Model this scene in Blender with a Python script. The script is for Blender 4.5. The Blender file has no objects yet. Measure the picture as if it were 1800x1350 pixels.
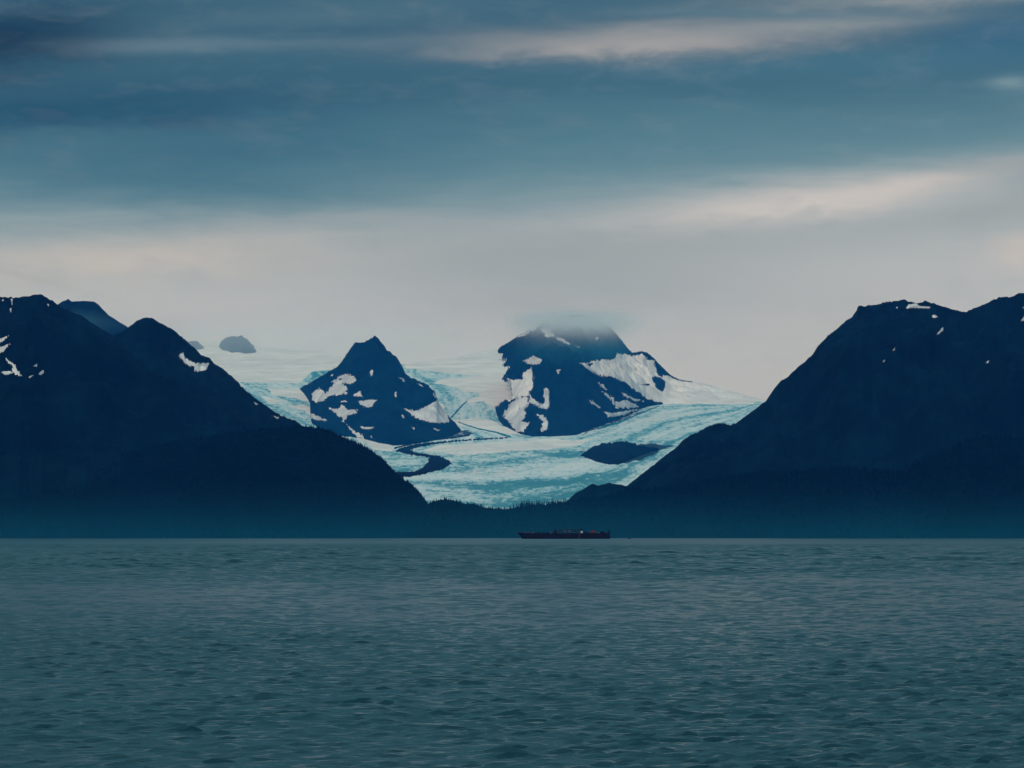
import bpy, bmesh, math, random
import numpy as np
from mathutils import Vector
from mathutils.bvhtree import BVHTree

random.seed(7)
RNG = np.random.default_rng(7)
S = bpy.context.scene
COL = S.collection


def lin(r, g, b):
    f = lambda c: (c / 255 / 12.92) if c <= 10.31 else ((c / 255 + .055) / 1.055) ** 2.4
    return (f(r), f(g), f(b), 1.0)


# ------------------------------------------------------------------ camera
FPX = 5104.0                       # focal length in pixels of an 1800 px wide picture
CAM_H = 4.0
TILT = math.radians(3.01)
CT, ST = math.cos(TILT), math.sin(TILT)
cam = bpy.data.cameras.new("camera")
cam_o = bpy.data.objects.new("camera", cam)
COL.objects.link(cam_o)
cam.sensor_width = 36.0
cam.lens = 36.0 * FPX / 1800.0
cam.clip_start = 0.5
cam.clip_end = 120000.0
cam_o.location = (0, 0, CAM_H)
cam_o.rotation_euler = (math.radians(90) + TILT, 0, 0)
S.camera = cam_o

# ------------------------------------------------------------------ sky and sun
SUN_EL, SUN_AZ = math.radians(50), math.radians(205)   # azimuth from +Y towards +X
W = bpy.data.worlds.new("World")
S.world = W
W.use_nodes = True
nt = W.node_tree
nt.nodes.clear()


class NB:
    """little expression builder for node trees"""
    def __init__(self, tree):
        self.t = tree

    def n(self, typ, **kw):
        nd = self.t.nodes.new(typ)
        for k, v in kw.items():
            setattr(nd, k, v)
        return nd

    def put(self, sock, v):
        if isinstance(v, bpy.types.NodeSocket):
            self.t.links.new(v, sock)
        elif v is not None:
            sock.default_value = v

    def m(self, op, a, b=None, c=None, clamp=False):
        nd = self.n("ShaderNodeMath", operation=op, use_clamp=clamp)
        for i, v in enumerate((a, b, c)):
            if v is not None:
                self.put(nd.inputs[i], v)
        return nd.outputs[0]

    def mix(self, f, a, b):
        nd = self.n("ShaderNodeMix", data_type="RGBA", clamp_factor=True)
        self.put(nd.inputs[0], f)
        self.put(nd.inputs[6], a)
        self.put(nd.inputs[7], b)
        return nd.outputs[2]

    def vec(self, x, y, z):
        nd = self.n("ShaderNodeCombineXYZ")
        for i, v in enumerate((x, y, z)):
            self.put(nd.inputs[i], v)
        return nd.outputs[0]

    def noise(self, v, scale, detail=4, rough=.5, dist=0.0):
        nd = self.n("ShaderNodeTexNoise")
        self.put(nd.inputs["Vector"], v)
        nd.inputs["Scale"].default_value = scale
        nd.inputs["Detail"].default_value = detail
        nd.inputs["Roughness"].default_value = rough
        nd.inputs["Distortion"].default_value = dist
        return nd.outputs[0]

    def ramp(self, f, stops, interp="LINEAR"):
        nd = self.n("ShaderNodeValToRGB")
        cr = nd.color_ramp
        cr.interpolation = interp
        while len(cr.elements) < len(stops):
            cr.elements.new(0.5)
        for e, (p, c) in zip(cr.elements, stops):
            e.position = p
            e.color = c
        self.put(nd.inputs[0], f)
        return nd.outputs[0]

    def smooth(self, v, a, b, lo=0.0, hi=1.0):
        nd = self.n("ShaderNodeMapRange", interpolation_type="SMOOTHSTEP")
        self.put(nd.inputs[0], v)
        for i, q in enumerate((a, b, lo, hi)):
            nd.inputs[i + 1].default_value = q
        return nd.outputs[0]


def build_sky():
    b = NB(nt)
    d = b.n("ShaderNodeTexCoord").outputs["Generated"]
    sep = b.n("ShaderNodeSeparateXYZ")
    b.put(sep.inputs[0], d)
    x, y, z = sep.outputs
    el = b.m("MULTIPLY", b.m("ARCSINE", z), 57.29578)
    az = b.m("MULTIPLY", b.m("ARCTAN2", x, y), 57.29578)
    # stratus: everything is drawn out sideways
    flat = b.vec(x, y, b.m("MULTIPLY", z, 7.0))
    n1 = b.m("SUBTRACT", b.noise(flat, 5.0, 5, .55, .4), .5)
    n2 = b.m("SUBTRACT", b.noise(flat, 16.0, 6, .6, .6), .5)
    flat2 = b.vec(x, y, b.m("MULTIPLY", z, 3.0))
    n3 = b.m("SUBTRACT", b.noise(flat2, 42.0, 5, .62, .3), .5)
    azc = b.m("MINIMUM", b.m("MAXIMUM", az, -14.0), 14.0)
    elw = b.m("ADD", el, b.m("MULTIPLY", n1, .9))
    elw = b.m("ADD", elw, b.m("MULTIPLY", n2, .7))
    elw = b.m("ADD", elw, b.m("MULTIPLY", n3, .15))
    elw = b.m("ADD", elw, b.m("MULTIPLY", azc, -.045))
    st = [(0.0, (180, 185, 194)), (4.9, (181, 185, 190)), (5.5, (171, 178, 183)), (6.1, (152, 165, 172)),
          (6.7, (127, 152, 162)), (7.3, (100, 136, 149)), (8.0, (75, 115, 131)), (8.6, (60, 102, 121)),
          (9.2, (53, 95, 116)), (10.0, (52, 93, 113)), (11.5, (61, 101, 118)), (16.0, (86, 142, 157)), (24.0, (92, 149, 164))]
    col = b.ramp(b.m("DIVIDE", elw, 24.0), [(p / 24.0, lin(*c)) for p, c in st], "B_SPLINE")

    wob = b.m("MULTIPLY", n2, 1.0)
    wob2 = b.m("MULTIPLY", n3, .5)

    def streak(px, py, hw, hh, tilt, c, amt, sharp=1.0):
        """a cloud bank: centre and half sizes given in picture pixels, turned into degrees"""
        nonlocal col
        a0, e0 = (px - 900) / 89.1, (943.5 - py) / 89.1
        da = b.m("SUBTRACT", az, a0)
        de = b.m("SUBTRACT", el, e0)
        de = b.m("SUBTRACT", de, b.m("MULTIPLY", da, tilt))
        de = b.m("ADD", b.m("ADD", de, b.m("MULTIPLY", wob, hh / 60.0)), b.m("MULTIPLY", wob2, min(1.0, hh / 30.0)))
        u = b.m("DIVIDE", da, hw / 89.1)
        v = b.m("DIVIDE", de, hh / 89.1)
        r = b.m("ADD", b.m("MULTIPLY", u, u), b.m("MULTIPLY", v, v))
        f = b.m("EXPONENT", b.m("MULTIPLY", b.m("POWER", r, sharp), -1.0))
        f = b.m("MULTIPLY", f, b.m("ADD", 1.0, b.m("MULTIPLY", n3, .8)))
        col = b.mix(b.m("MULTIPLY", f, amt, clamp=True), col, lin(*c))

    streak(120, 208, 520, 42, .05, (20, 70, 96), .9)
    streak(20, 85, 150, 50, .12, (18, 58, 82), .9)
    streak(550, 210, 260, 26, .12, (52, 96, 118), .5)
    streak(210, 92, 210, 15, .03, (112, 134, 146), .65)
    streak(390, 84, 330, 12, .03, (98, 124, 138), .55)
    streak(560, 35, 260, 24, .08, (96, 122, 136), .45)
    streak(300, 20, 300, 26, .0, (54, 92, 112), .5)
    streak(650, 62, 420, 14, .02, (44, 88, 110), .55)
    streak(870, 20, 250, 26, .0, (60, 97, 118), .4)
    streak(1130, 78, 310, 28, .02, (168, 164, 163), .8)
    streak(1430, 52, 260, 16, .02, (146, 152, 155), .65)
    streak(1330, 30, 240, 9, -.03, (84, 118, 134), .6)
    streak(1640, 8, 330, 20, .01, (142, 149, 152), .7)
    streak(1790, 85, 150, 46, .06, (50, 96, 126), .8)
    streak(1500, 120, 380, 24, .02, (66, 112, 134), .5)
    streak(1772, 157, 34, 10, .0, (118, 146, 156), .75)
    streak(1815, 170, 70, 18, .0, (100, 134, 150), .5)
    streak(0, 92, 190, 58, .08, (6, 44, 66), .95)
    streak(40, 30, 200, 16, .05, (40, 76, 98), .5)
    streak(300, 318, 460, 62, -.02, (58, 106, 124), .72)
    streak(480, 262, 320, 42, .06, (48, 96, 119), .75)
    streak(1130, 250, 500, 60, .03, (78, 122, 138), .5)
    streak(1400, 358, 310, 33, .09, (214, 205, 203), .8, .85)
    streak(1610, 328, 130, 15, .10, (210, 201, 199), .6)
    streak(1780, 300, 120, 24, .1, (160, 163, 167), .5)
    streak(1760, 372, 180, 18, .18, (158, 162, 166), .5)
    streak(1800, 450, 60, 30, .0, (206, 194, 188), .6)
    streak(1180, 430, 360, 30, .06, (160, 167, 170), .55)
    streak(940, 440, 200, 38, .05, (148, 158, 164), .55)
    streak(640, 385, 160, 8, .0, (152, 160, 164), .5)
    streak(260, 455, 360, 40, .05, (194, 188, 184), .75)
    streak(40, 490, 120, 6, -.25, (164, 168, 166), .4)
    streak(1010, 500, 400, 75, .0, (152, 161, 167), .75)
    streak(790, 590, 90, 26, .2, (176, 176, 177), .5)
    col = b.mix(b.m("MULTIPLY", b.m("ABSOLUTE", n3), .35, clamp=True), col, b.mix(b.smooth(n3, -.02, .02), lin(60, 100, 120), lin(176, 176, 176)))

    sky = b.n("ShaderNodeTexSky", sky_type="NISHITA")
    sky.sun_disc = False
    sky.sun_elevation = SUN_EL
    sky.sun_rotation = SUN_AZ
    sky.altitude = 0
    sky.air_density = 1.5
    sky.dust_density = 3.0
    sc = b.n("ShaderNodeVectorMath", operation="SCALE")     # overcast radiance at background strength 0.1
    b.put(sc.inputs[0], col)
    sc.inputs["Scale"].default_value = SKY_GAIN / 0.1
    out = b.mix(.03, sc.outputs[0], sky.outputs[0])
    bg = b.n("ShaderNodeBackground")
    b.put(bg.inputs[0], out)
    bg.inputs[1].default_value = 0.1
    wo = b.n("ShaderNodeOutputWorld")
    b.put(wo.inputs[0], bg.outputs[0])


SKY_GAIN = 1.0
build_sky()

sun = bpy.data.lights.new("sun", "SUN")
sun.energy = 1.5
sun.angle = math.radians(20)
sun.color = (1.0, .95, .90)
sun_o = bpy.data.objects.new("sun", sun)
COL.objects.link(sun_o)
sd = Vector((math.sin(SUN_AZ) * math.cos(SUN_EL), math.cos(SUN_AZ) * math.cos(SUN_EL), math.sin(SUN_EL)))
sun_o.rotation_euler = sd.to_track_quat("Z", "Y").to_euler()
sun_o.location = (200, -200, 300)

S.view_settings.view_transform = "Standard"
S.view_settings.look = "None"
S.view_settings.exposure = 0.0
S.view_settings.gamma = 1.0
S.view_settings.use_curve_mapping = False
S.render.engine = "CYCLES"
S.cycles.use_denoising = True
S.cycles.denoiser = 'OPENIMAGEDENOISE'
S.cycles.denoising_input_passes = 'RGB_ALBEDO_NORMAL'
S.cycles.denoising_prefilter = 'ACCURATE'
S.cycles.use_adaptive_sampling = False
S.cycles.volume_bounces = 32
S.cycles.max_bounces = 32
S.cycles.volume_step_rate = .5
S.cycles.volume_max_steps = 256


# ------------------------------------------------------------------ helpers
def km(x, y):
    """picture pixel -> (k, m): a point Y metres out stands at X = k*Y, Z = CAM_H + m*Y"""
    u = (np.asarray(x, float) - 900) / FPX
    v = (675 - np.asarray(y, float)) / FPX
    den = CT - v * ST
    return u / den, (ST + v * CT) / den


_perm = RNG.permutation(4096)
_gx = np.cos(np.arange(4096) * 2.399963)
_gy = np.sin(np.arange(4096) * 2.399963)


def perlin(x, y):
    xi, yi = np.floor(x).astype(np.int64), np.floor(y).astype(np.int64)
    fx, fy = x - xi, y - yi
    u, v = fx * fx * fx * (fx * (fx * 6 - 15) + 10), fy * fy * fy * (fy * (fy * 6 - 15) + 10)

    def g(ix, iy, dx, dy):
        h = _perm[(_perm[ix & 4095] + iy) & 4095]
        return _gx[h] * dx + _gy[h] * dy
    a = g(xi, yi, fx, fy)
    b_ = g(xi + 1, yi, fx - 1, fy)
    c = g(xi, yi + 1, fx, fy - 1)
    d = g(xi + 1, yi + 1, fx - 1, fy - 1)
    return (a * (1 - u) + b_ * u) * (1 - v) + (c * (1 - u) + d * u) * v


def fbm(x, y, oct=5, gain=.5):
    s, a = 0, 1.0
    for i in range(oct):
        s = s + a * perlin(x * 2 ** i + 17.3 * i, y * 2 ** i - 9.1 * i)
        a *= gain
    return s


def ridged(x, y, oct=5, gain=.5):
    s, a = 0, 1.0
    for i in range(oct):
        s = s + a * (1 - 2 * np.abs(perlin(x * 2 ** i + 31.7 * i, y * 2 ** i + 5.3 * i)))
        a *= gain
    return s


def mesh_np(name, V, F, mat=None, smooth=True, attrs=None):
    """mesh from an (n,3) array and an (m,3|4) face array"""
    me = bpy.data.meshes.new(name)
    n, k = len(F), F.shape[1]
    me.vertices.add(len(V))
    me.vertices.foreach_set("co", np.ascontiguousarray(V, np.float32).ravel())
    me.loops.add(n * k)
    me.loops.foreach_set("vertex_index", np.ascontiguousarray(F, np.int32).ravel())
    me.polygons.add(n)
    me.polygons.foreach_set("loop_start", np.arange(0, n * k, k, dtype=np.int32))
    me.polygons.foreach_set("use_smooth", np.full(n, smooth))
    me.update(calc_edges=True)
    for a, vals in (attrs or {}).items():
        at = me.attributes.new(a, "FLOAT", "POINT")
        at.data.foreach_set("value", np.ascontiguousarray(vals, np.float32).ravel())
    if mat:
        me.materials.append(mat)
    return me


def grid_faces(nr, nc, flip=False):
    i = np.arange(nr * nc).reshape(nr, nc)
    q = np.stack([i[:-1, :-1], i[:-1, 1:], i[1:, 1:], i[1:, :-1]], -1).reshape(-1, 4)
    return q[:, ::-1] if flip else q


def link(name, me, parent=None, label=None, cat=None, group=None, kind=None):
    o = bpy.data.objects.new(name, me)
    COL.objects.link(o)
    if parent:
        o.parent = parent
    for k, v in (("label", label), ("category", cat), ("group", group), ("kind", kind)):
        if v:
            o[k] = v
    return o


def material(name):
    m = bpy.data.materials.new(name)
    m.use_nodes = True
    t = m.node_tree
    t.nodes.clear()
    b = NB(t)
    p = b.n("ShaderNodeBsdfPrincipled")
    o = b.n("ShaderNodeOutputMaterial")
    t.links.new(p.outputs[0], o.inputs[0])
    return m, b, p


def plain(name, rgb, rough=.6, metal=0.0, var=.25, scale=1.5, spec=.3):
    m, b, p = material(name)
    pos = b.n("ShaderNodeNewGeometry").outputs["Position"]
    f = b.noise(pos, scale, 5, .6)
    c0 = tuple(c * (1 - var) for c in rgb) + (1,)
    c1 = tuple(min(1, c * (1 + var)) for c in rgb) + (1,)
    b.put(p.inputs["Base Color"], b.mix(f, c0, c1))
    p.inputs["Roughness"].default_value = rough
    p.inputs["Metallic"].default_value = metal
    p.inputs["Specular IOR Level"].default_value = spec
    return m


# ------------------------------------------------------------------ materials of the land
def rock_material(name, c0, c1, scale, snowy=False):
    m, b, p = material(name)
    pos = b.n("ShaderNodeNewGeometry").outputs["Position"]
    mp = b.n("ShaderNodeMapping")
    mp.inputs["Scale"].default_value = (1.6, 1.0, .45)          # gullies and ledges run down the slope
    b.put(mp.inputs[0], pos)
    f = b.noise(mp.outputs[0], scale, 8, .68, .5)
    f2 = b.noise(pos, scale * 6, 5, .65)
    f3 = b.noise(pos, scale * .3, 4, .5)
    f = b.m("ADD", b.m("MULTIPLY", f, .55), b.m("MULTIPLY", f2, .30))
    f = b.smooth(b.m("ADD", f, b.m("MULTIPLY", f3, .25)), .42, .72)
    col = b.mix(f, c0 + (1,), c1 + (1,))
    if snowy:
        a = b.n("ShaderNodeAttribute", attribute_name="snow").outputs["Fac"]
        col = b.mix(b.smooth(a, .35, .65), col, (.84, .77, .75, 1))
    b.put(p.inputs["Base Color"], col)
    p.inputs["Roughness"].default_value = .9
    p.inputs["Specular IOR Level"].default_value = .02
    bp = b.n("ShaderNodeBump")
    bp.inputs["Strength"].default_value = .7
    bp.inputs["Distance"].default_value = 25
    b.put(bp.inputs["Height"], b.noise(mp.outputs[0], scale * 3, 6, .65))
    b.put(p.inputs["Normal"], bp.outputs[0])
    return m


M_ROCK = rock_material("dark_rock", (.0002, .0015, .003), (.0018, .015, .023), .004)
M_ROCK_SNOW = rock_material("dark_rock_with_snow", (.0003, .002, .004), (.0028, .018, .028), .004, True)
M_FAR = rock_material("hazed_rock", (.010, .045, .060), (.03, .085, .11), .01)  # far outcrops: distance haze painted into the pale blue base colour
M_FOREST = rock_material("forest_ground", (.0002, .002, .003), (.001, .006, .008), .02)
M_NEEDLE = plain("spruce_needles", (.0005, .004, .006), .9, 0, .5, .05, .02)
M_BARK = plain("spruce_bark", (.012, .010, .009), .9, 0, .3, 2, .02)


def snow_material(name, lo, hi):
    m, b, p = material(name)
    pos = b.n("ShaderNodeNewGeometry").outputs["Position"]
    f = b.smooth(b.noise(pos, .006, 6, .6, .5), .35, .7)
    b.put(p.inputs["Base Color"], b.mix(f, lo, hi))
    p.inputs["Roughness"].default_value = .8
    p.inputs["Specular IOR Level"].default_value = .1
    bp = b.n("ShaderNodeBump")
    bp.inputs["Strength"].default_value = .35
    bp.inputs["Distance"].default_value = 8
    b.put(bp.inputs["Height"], b.noise(pos, .02, 5, .6))
    b.put(p.inputs["Normal"], bp.outputs[0])
    return m


M_SNOW = snow_material("grey_snow", (.54, .50, .51, 1), (.80, .74, .73, 1))  # greyer snow tone, used for most patches
M_SNOW_PALE = snow_material("pale_snow", (.68, .61, .60, 1), (.88, .79, .76, 1))  # paler snow tone, close to the glacier's own snow


def glacier_material():
    m, b, p = material("glacier_ice")
    pos = b.n("ShaderNodeNewGeometry").outputs["Position"]

    def attr(n):
        a = b.n("ShaderNodeAttribute", attribute_name=n)
        return a.outputs["Fac"]
    snow, blue, deb = attr("snow"), attr("blue"), attr("debris")
    # crevasse flecks: two sizes of cells, broken by flow bands
    mp = b.n("ShaderNodeMapping")
    mp.inputs["Scale"].default_value = (1.25, .36, 1.0)
    b.put(mp.inputs[0], pos)
    fine = b.noise(mp.outputs[0], .030, 5, .7, .5)
    mid = b.noise(mp.outputs[0], .010, 5, .65, .8)
    mp2 = b.n("ShaderNodeMapping")
    mp2.inputs["Rotation"].default_value = (0, 0, math.radians(-32))
    mp2.inputs["Scale"].default_value = (.22, 1.0, 1.0)
    b.put(mp2.inputs[0], pos)
    band = b.noise(mp2.outputs[0], .0045, 5, .6, 1.0)
    amt = b.m("ADD", b.m("MULTIPLY", fine, .55), b.m("MULTIPLY", mid, .25))
    amt = b.m("ADD", amt, b.m("MULTIPLY", band, .16))
    amt = b.m("SUBTRACT", amt, .005)
    amt = b.m("ADD", amt, b.m("MULTIPLY", b.m("SUBTRACT", blue, .5), .34))
    ice = b.ramp(amt, [(.36, (.70, .71, .71, 1)), (.46, (.54, .64, .65, 1)), (.545, (.37, .54, .57, 1)),
                       (.61, (.17, .38, .43, 1)), (.70, (.04, .19, .24, 1)), (.82, (.006, .08, .12, 1))])
    fleck = b.noise(mp.outputs[0], .042, 4, .78, .3)
    fk = b.m("MULTIPLY", b.smooth(b.m("ADD", fleck, b.m("MULTIPLY", b.m("SUBTRACT", amt, .5), .9)), .525, .61), .9)
    ice = b.mix(fk, ice, (.06, .25, .30, 1))
    sn = b.smooth(b.noise(pos, .005, 6, .6, .5), .3, .7)
    snowc = b.mix(sn, (.68, .61, .59, 1), (.88, .79, .75, 1))
    edge = b.m("ADD", snow, b.m("MULTIPLY", b.m("SUBTRACT", mid, .5), .9))
    col = b.mix(b.smooth(edge, .42, .58), ice, snowc)
    de = b.m("ADD", deb, b.m("MULTIPLY", b.m("SUBTRACT", fine, .5), 1.0))
    col = b.mix(b.smooth(de, .42, .62), col, (.010, .022, .030, 1))
    b.put(p.inputs["Base Color"], col)
    p.inputs["Roughness"].default_value = .75
    p.inputs["Specular IOR Level"].default_value = .15
    bp = b.n("ShaderNodeBump")
    bp.inputs["Strength"].default_value = .35
    bp.inputs["Distance"].default_value = 12
    b.put(bp.inputs["Height"], b.m("SUBTRACT", 1.0, amt))
    b.put(p.inputs["Normal"], bp.outputs[0])
    return m


M_ICE = glacier_material()
M_BAND = plain("bare_blue_ice", (.010, .15, .19), .6, 0, .5, .02, .1)
M_MORAINE = rock_material("moraine_rubble", (.001, .006, .010), (.008, .020, .028), .02)


# ------------------------------------------------------------------ the water
def water_material():
    m, b, p = material("sea_water")
    pos = b.n("ShaderNodeNewGeometry").outputs["Position"]
    f = b.smooth(b.noise(pos, .010, 4, .6, .5), .3, .7)
    b.put(p.inputs["Base Color"], b.mix(f, (.002, .028, .042, 1), (.003, .036, .050, 1)))
    p.inputs["IOR"].default_value = 1.333
    cd = b.n("ShaderNodeVectorMath", operation="LENGTH")
    b.put(cd.inputs[0], pos)
    dist = cd.outputs["Value"]
    gust = b.noise(pos, .004, 4, .6, .6)
    rough = b.smooth(dist, 60, 1400, .21, .30)
    rough = b.m("ADD", rough, b.m("MULTIPLY", b.m("SUBTRACT", gust, .5), .10))
    b.put(p.inputs["Roughness"], rough)
    mp = b.n("ShaderNodeMapping")
    mp.inputs["Scale"].default_value = (.7, 1.0, 1.0)
    mp.inputs["Rotation"].default_value = (0, 0, .25)
    b.put(mp.inputs[0], pos)
    h1 = b.noise(mp.outputs[0], 2.6, 4, .6, .3)
    h2 = b.noise(mp.outputs[0], .45, 5, .6, .4)
    op = b.n("ShaderNodeAttribute", attribute_name="open").outputs["Fac"]
    far = b.m("MAXIMUM", b.smooth(dist, 150, 1500), b.m("MULTIPLY", op, 1.6))
    h = b.m("ADD", b.m("MULTIPLY", h1, .05), b.m("MULTIPLY", b.m("MULTIPLY", h2, .22), far))
    bp = b.n("ShaderNodeBump")
    bp.inputs["Strength"].default_value = 1.0
    bp.inputs["Distance"].default_value = 1.0
    b.put(bp.inputs["Height"], h)
    b.put(p.inputs["Normal"], bp.outputs[0])
    return m


def build_water():
    D0, D1 = 26.0, 1700.0
    dist = [D0]
    while dist[-1] < D1:
        dist.append(dist[-1] + max(.13, .0024 * dist[-1]))
    dist = np.array(dist)
    D1 = float(dist[-1])
    nr, nc = len(dist), 400
    half = lambda y: .185 * y + 32.0                # the view's width plus 30 m on either side
    U, Y = np.meshgrid(np.linspace(-1, 1, nc), dist)
    X = U * half(Y)
    R = np.hypot(X, Y)
    sp = np.maximum(np.maximum(.13, .0024 * Y), 2 * half(Y) / nc * .8)
    Z = np.zeros_like(X)
    nw = 170
    lam = np.exp(RNG.uniform(math.log(.28), math.log(13.0), nw))
    th = RNG.normal(math.radians(-10), math.radians(22), nw)
    ph = RNG.uniform(0, 2 * math.pi, nw)
    for l, t, p0 in zip(lam, th, ph):
        k = 2 * math.pi / l
        a = .0100 * l ** .62 * (math.exp(-(l / 1.25) ** 2) if l <= 1.8 else .95)
        w = np.clip((l / sp - 1.2) / 1.2, 0, 1)
        if l > 1.8:                                   # longer chop builds up away from the shelter of the beach
            w = w * np.clip((R - 70 - 28 * l) / 220, 0, 1)
        q = k * (X * math.sin(t) + Y * math.cos(t)) + p0
        Z += (a * w) * (np.cos(q) - .25 * np.sin(2 * q))
    gust = 1 + .55 * fbm(X / 34, Y / 60, 3) + .35 * fbm(X / 9, Y / 14, 2)
    Z *= np.clip(gust, .25, 1.9)
    # the old wake of a passing boat
    px = 900 + FPX * X / Y
    line = 833 + (px - 600) * .035
    Z += .16 * np.exp(-((Y - line) / 4.5) ** 2) * np.clip((px - 60) / 150, 0, 1) * np.clip((1250 - px) / 500, 0, 1)
    line2 = 705 + (px - 1740) * .02
    Z -= .16 * np.exp(-((Y - line2) / 4.0) ** 2) * np.clip((px - 1640) / 60, 0, 1)
    edge = np.minimum.reduce([(half(Y) - np.abs(X)) / 5.0, (Y - D0) / 4.0, (D1 - Y) / 250.0])
    edge = np.clip(edge, 0, 1)
    Z *= edge
    V, F, A = [np.stack([X, Y, Z], -1).reshape(-1, 3)], [grid_faces(nr, nc)], [1 - edge.ravel()]
    off = len(V[0])

    def sheet(px, py):
        """flat open water on a rectangular grid of points"""
        nonlocal off
        P = np.stack([px, py, np.zeros_like(px)], -1)
        V.append(P.reshape(-1, 3))
        F.append(grid_faces(*px.shape) + off)
        A.append(np.ones(px.size))
        off += px.size
    BIG = 30000.0
    ys = np.array([D0, 60, 120, 250, 500, 900, D1])[:, None]
    out = np.array([0, 20, 100, 500, 3000, BIG - half(D1)])[None]
    sheet(half(ys) + out, ys + 0 * out)
    sheet((-half(ys) - out)[:, ::-1], ys + 0 * out)
    xs = np.array([-BIG, -9000, -3000, -1000, -half(D1), 0, half(D1), 1000, 3000, 9000, BIG])[None]
    yf = np.array([D1, 2200, 3000, 4500, 7000, 10000, 16000, BIG])[:, None]
    sheet(xs + 0 * yf, yf + 0 * xs)
    yn = np.array([-BIG, -5000, -800, -100, -20, 0, D0])[:, None]
    sheet(xs + 0 * yn, yn + 0 * xs)
    me = mesh_np("water", np.concatenate(V), np.concatenate(F), water_material(), attrs={"open": np.concatenate(A)})
    link("water", me, None, "dark teal rippled sea filling the lower third of the view", "water", kind="structure")


build_water()


# ------------------------------------------------------------------ mountains
def to_px(X, Y, Z):
    k, m = X / Y, (Z - CAM_H) / Y
    v = (m * CT - ST) / (CT + m * ST)
    return 900 + FPX * k * (CT - v * ST), 675 - FPX * v


def soft_poly(X, Y, pts, feather=3.0, ys=2.0):
    """1 inside a picture polygon, 0 outside, soft over `feather` pixels (rows count double)"""
    P = np.array(pts, float)
    Q = np.roll(P, -1, 0)
    inside = np.zeros(X.shape, bool)
    dmin = np.full(X.shape, 1e9)
    for (ax, ay), (bx, by) in zip(P, Q):
        c = (ay > Y) != (by > Y)
        with np.errstate(divide="ignore", invalid="ignore"):
            xi = (bx - ax) * (Y - ay) / (by - ay if by != ay else 1e-9) + ax
        inside ^= c & (X < xi)
        ex, ey = bx - ax, (by - ay) * ys
        px, py = X - ax, (Y - ay) * ys
        t = np.clip((px * ex + py * ey) / (ex * ex + ey * ey + 1e-9), 0, 1)
        dmin = np.minimum(dmin, np.hypot(px - t * ex, py - t * ey))
    s = np.where(inside, dmin, -dmin)
    return np.clip(s / (2 * feather) + .5, 0, 1)


class Host:
    """a built surface that things can be set down on"""
    def __init__(self, obj, V, F):
        self.obj, self.V = obj, V
        self.bvh = BVHTree.FromPolygons(V.tolist(), F.tolist(), all_triangles=False)

    def hit(self, x, y):
        k, m = km(x, y)
        d = Vector((float(k), 1.0, float(m)))
        d.normalize()
        loc, nrm, idx, dist = self.bvh.ray_cast(Vector((0, 0, CAM_H)), d)
        return loc, nrm


def poly_km(pts):
    p = np.array(pts, float)
    k, m = km(p[:, 0], p[:, 1])
    return k, m


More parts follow.
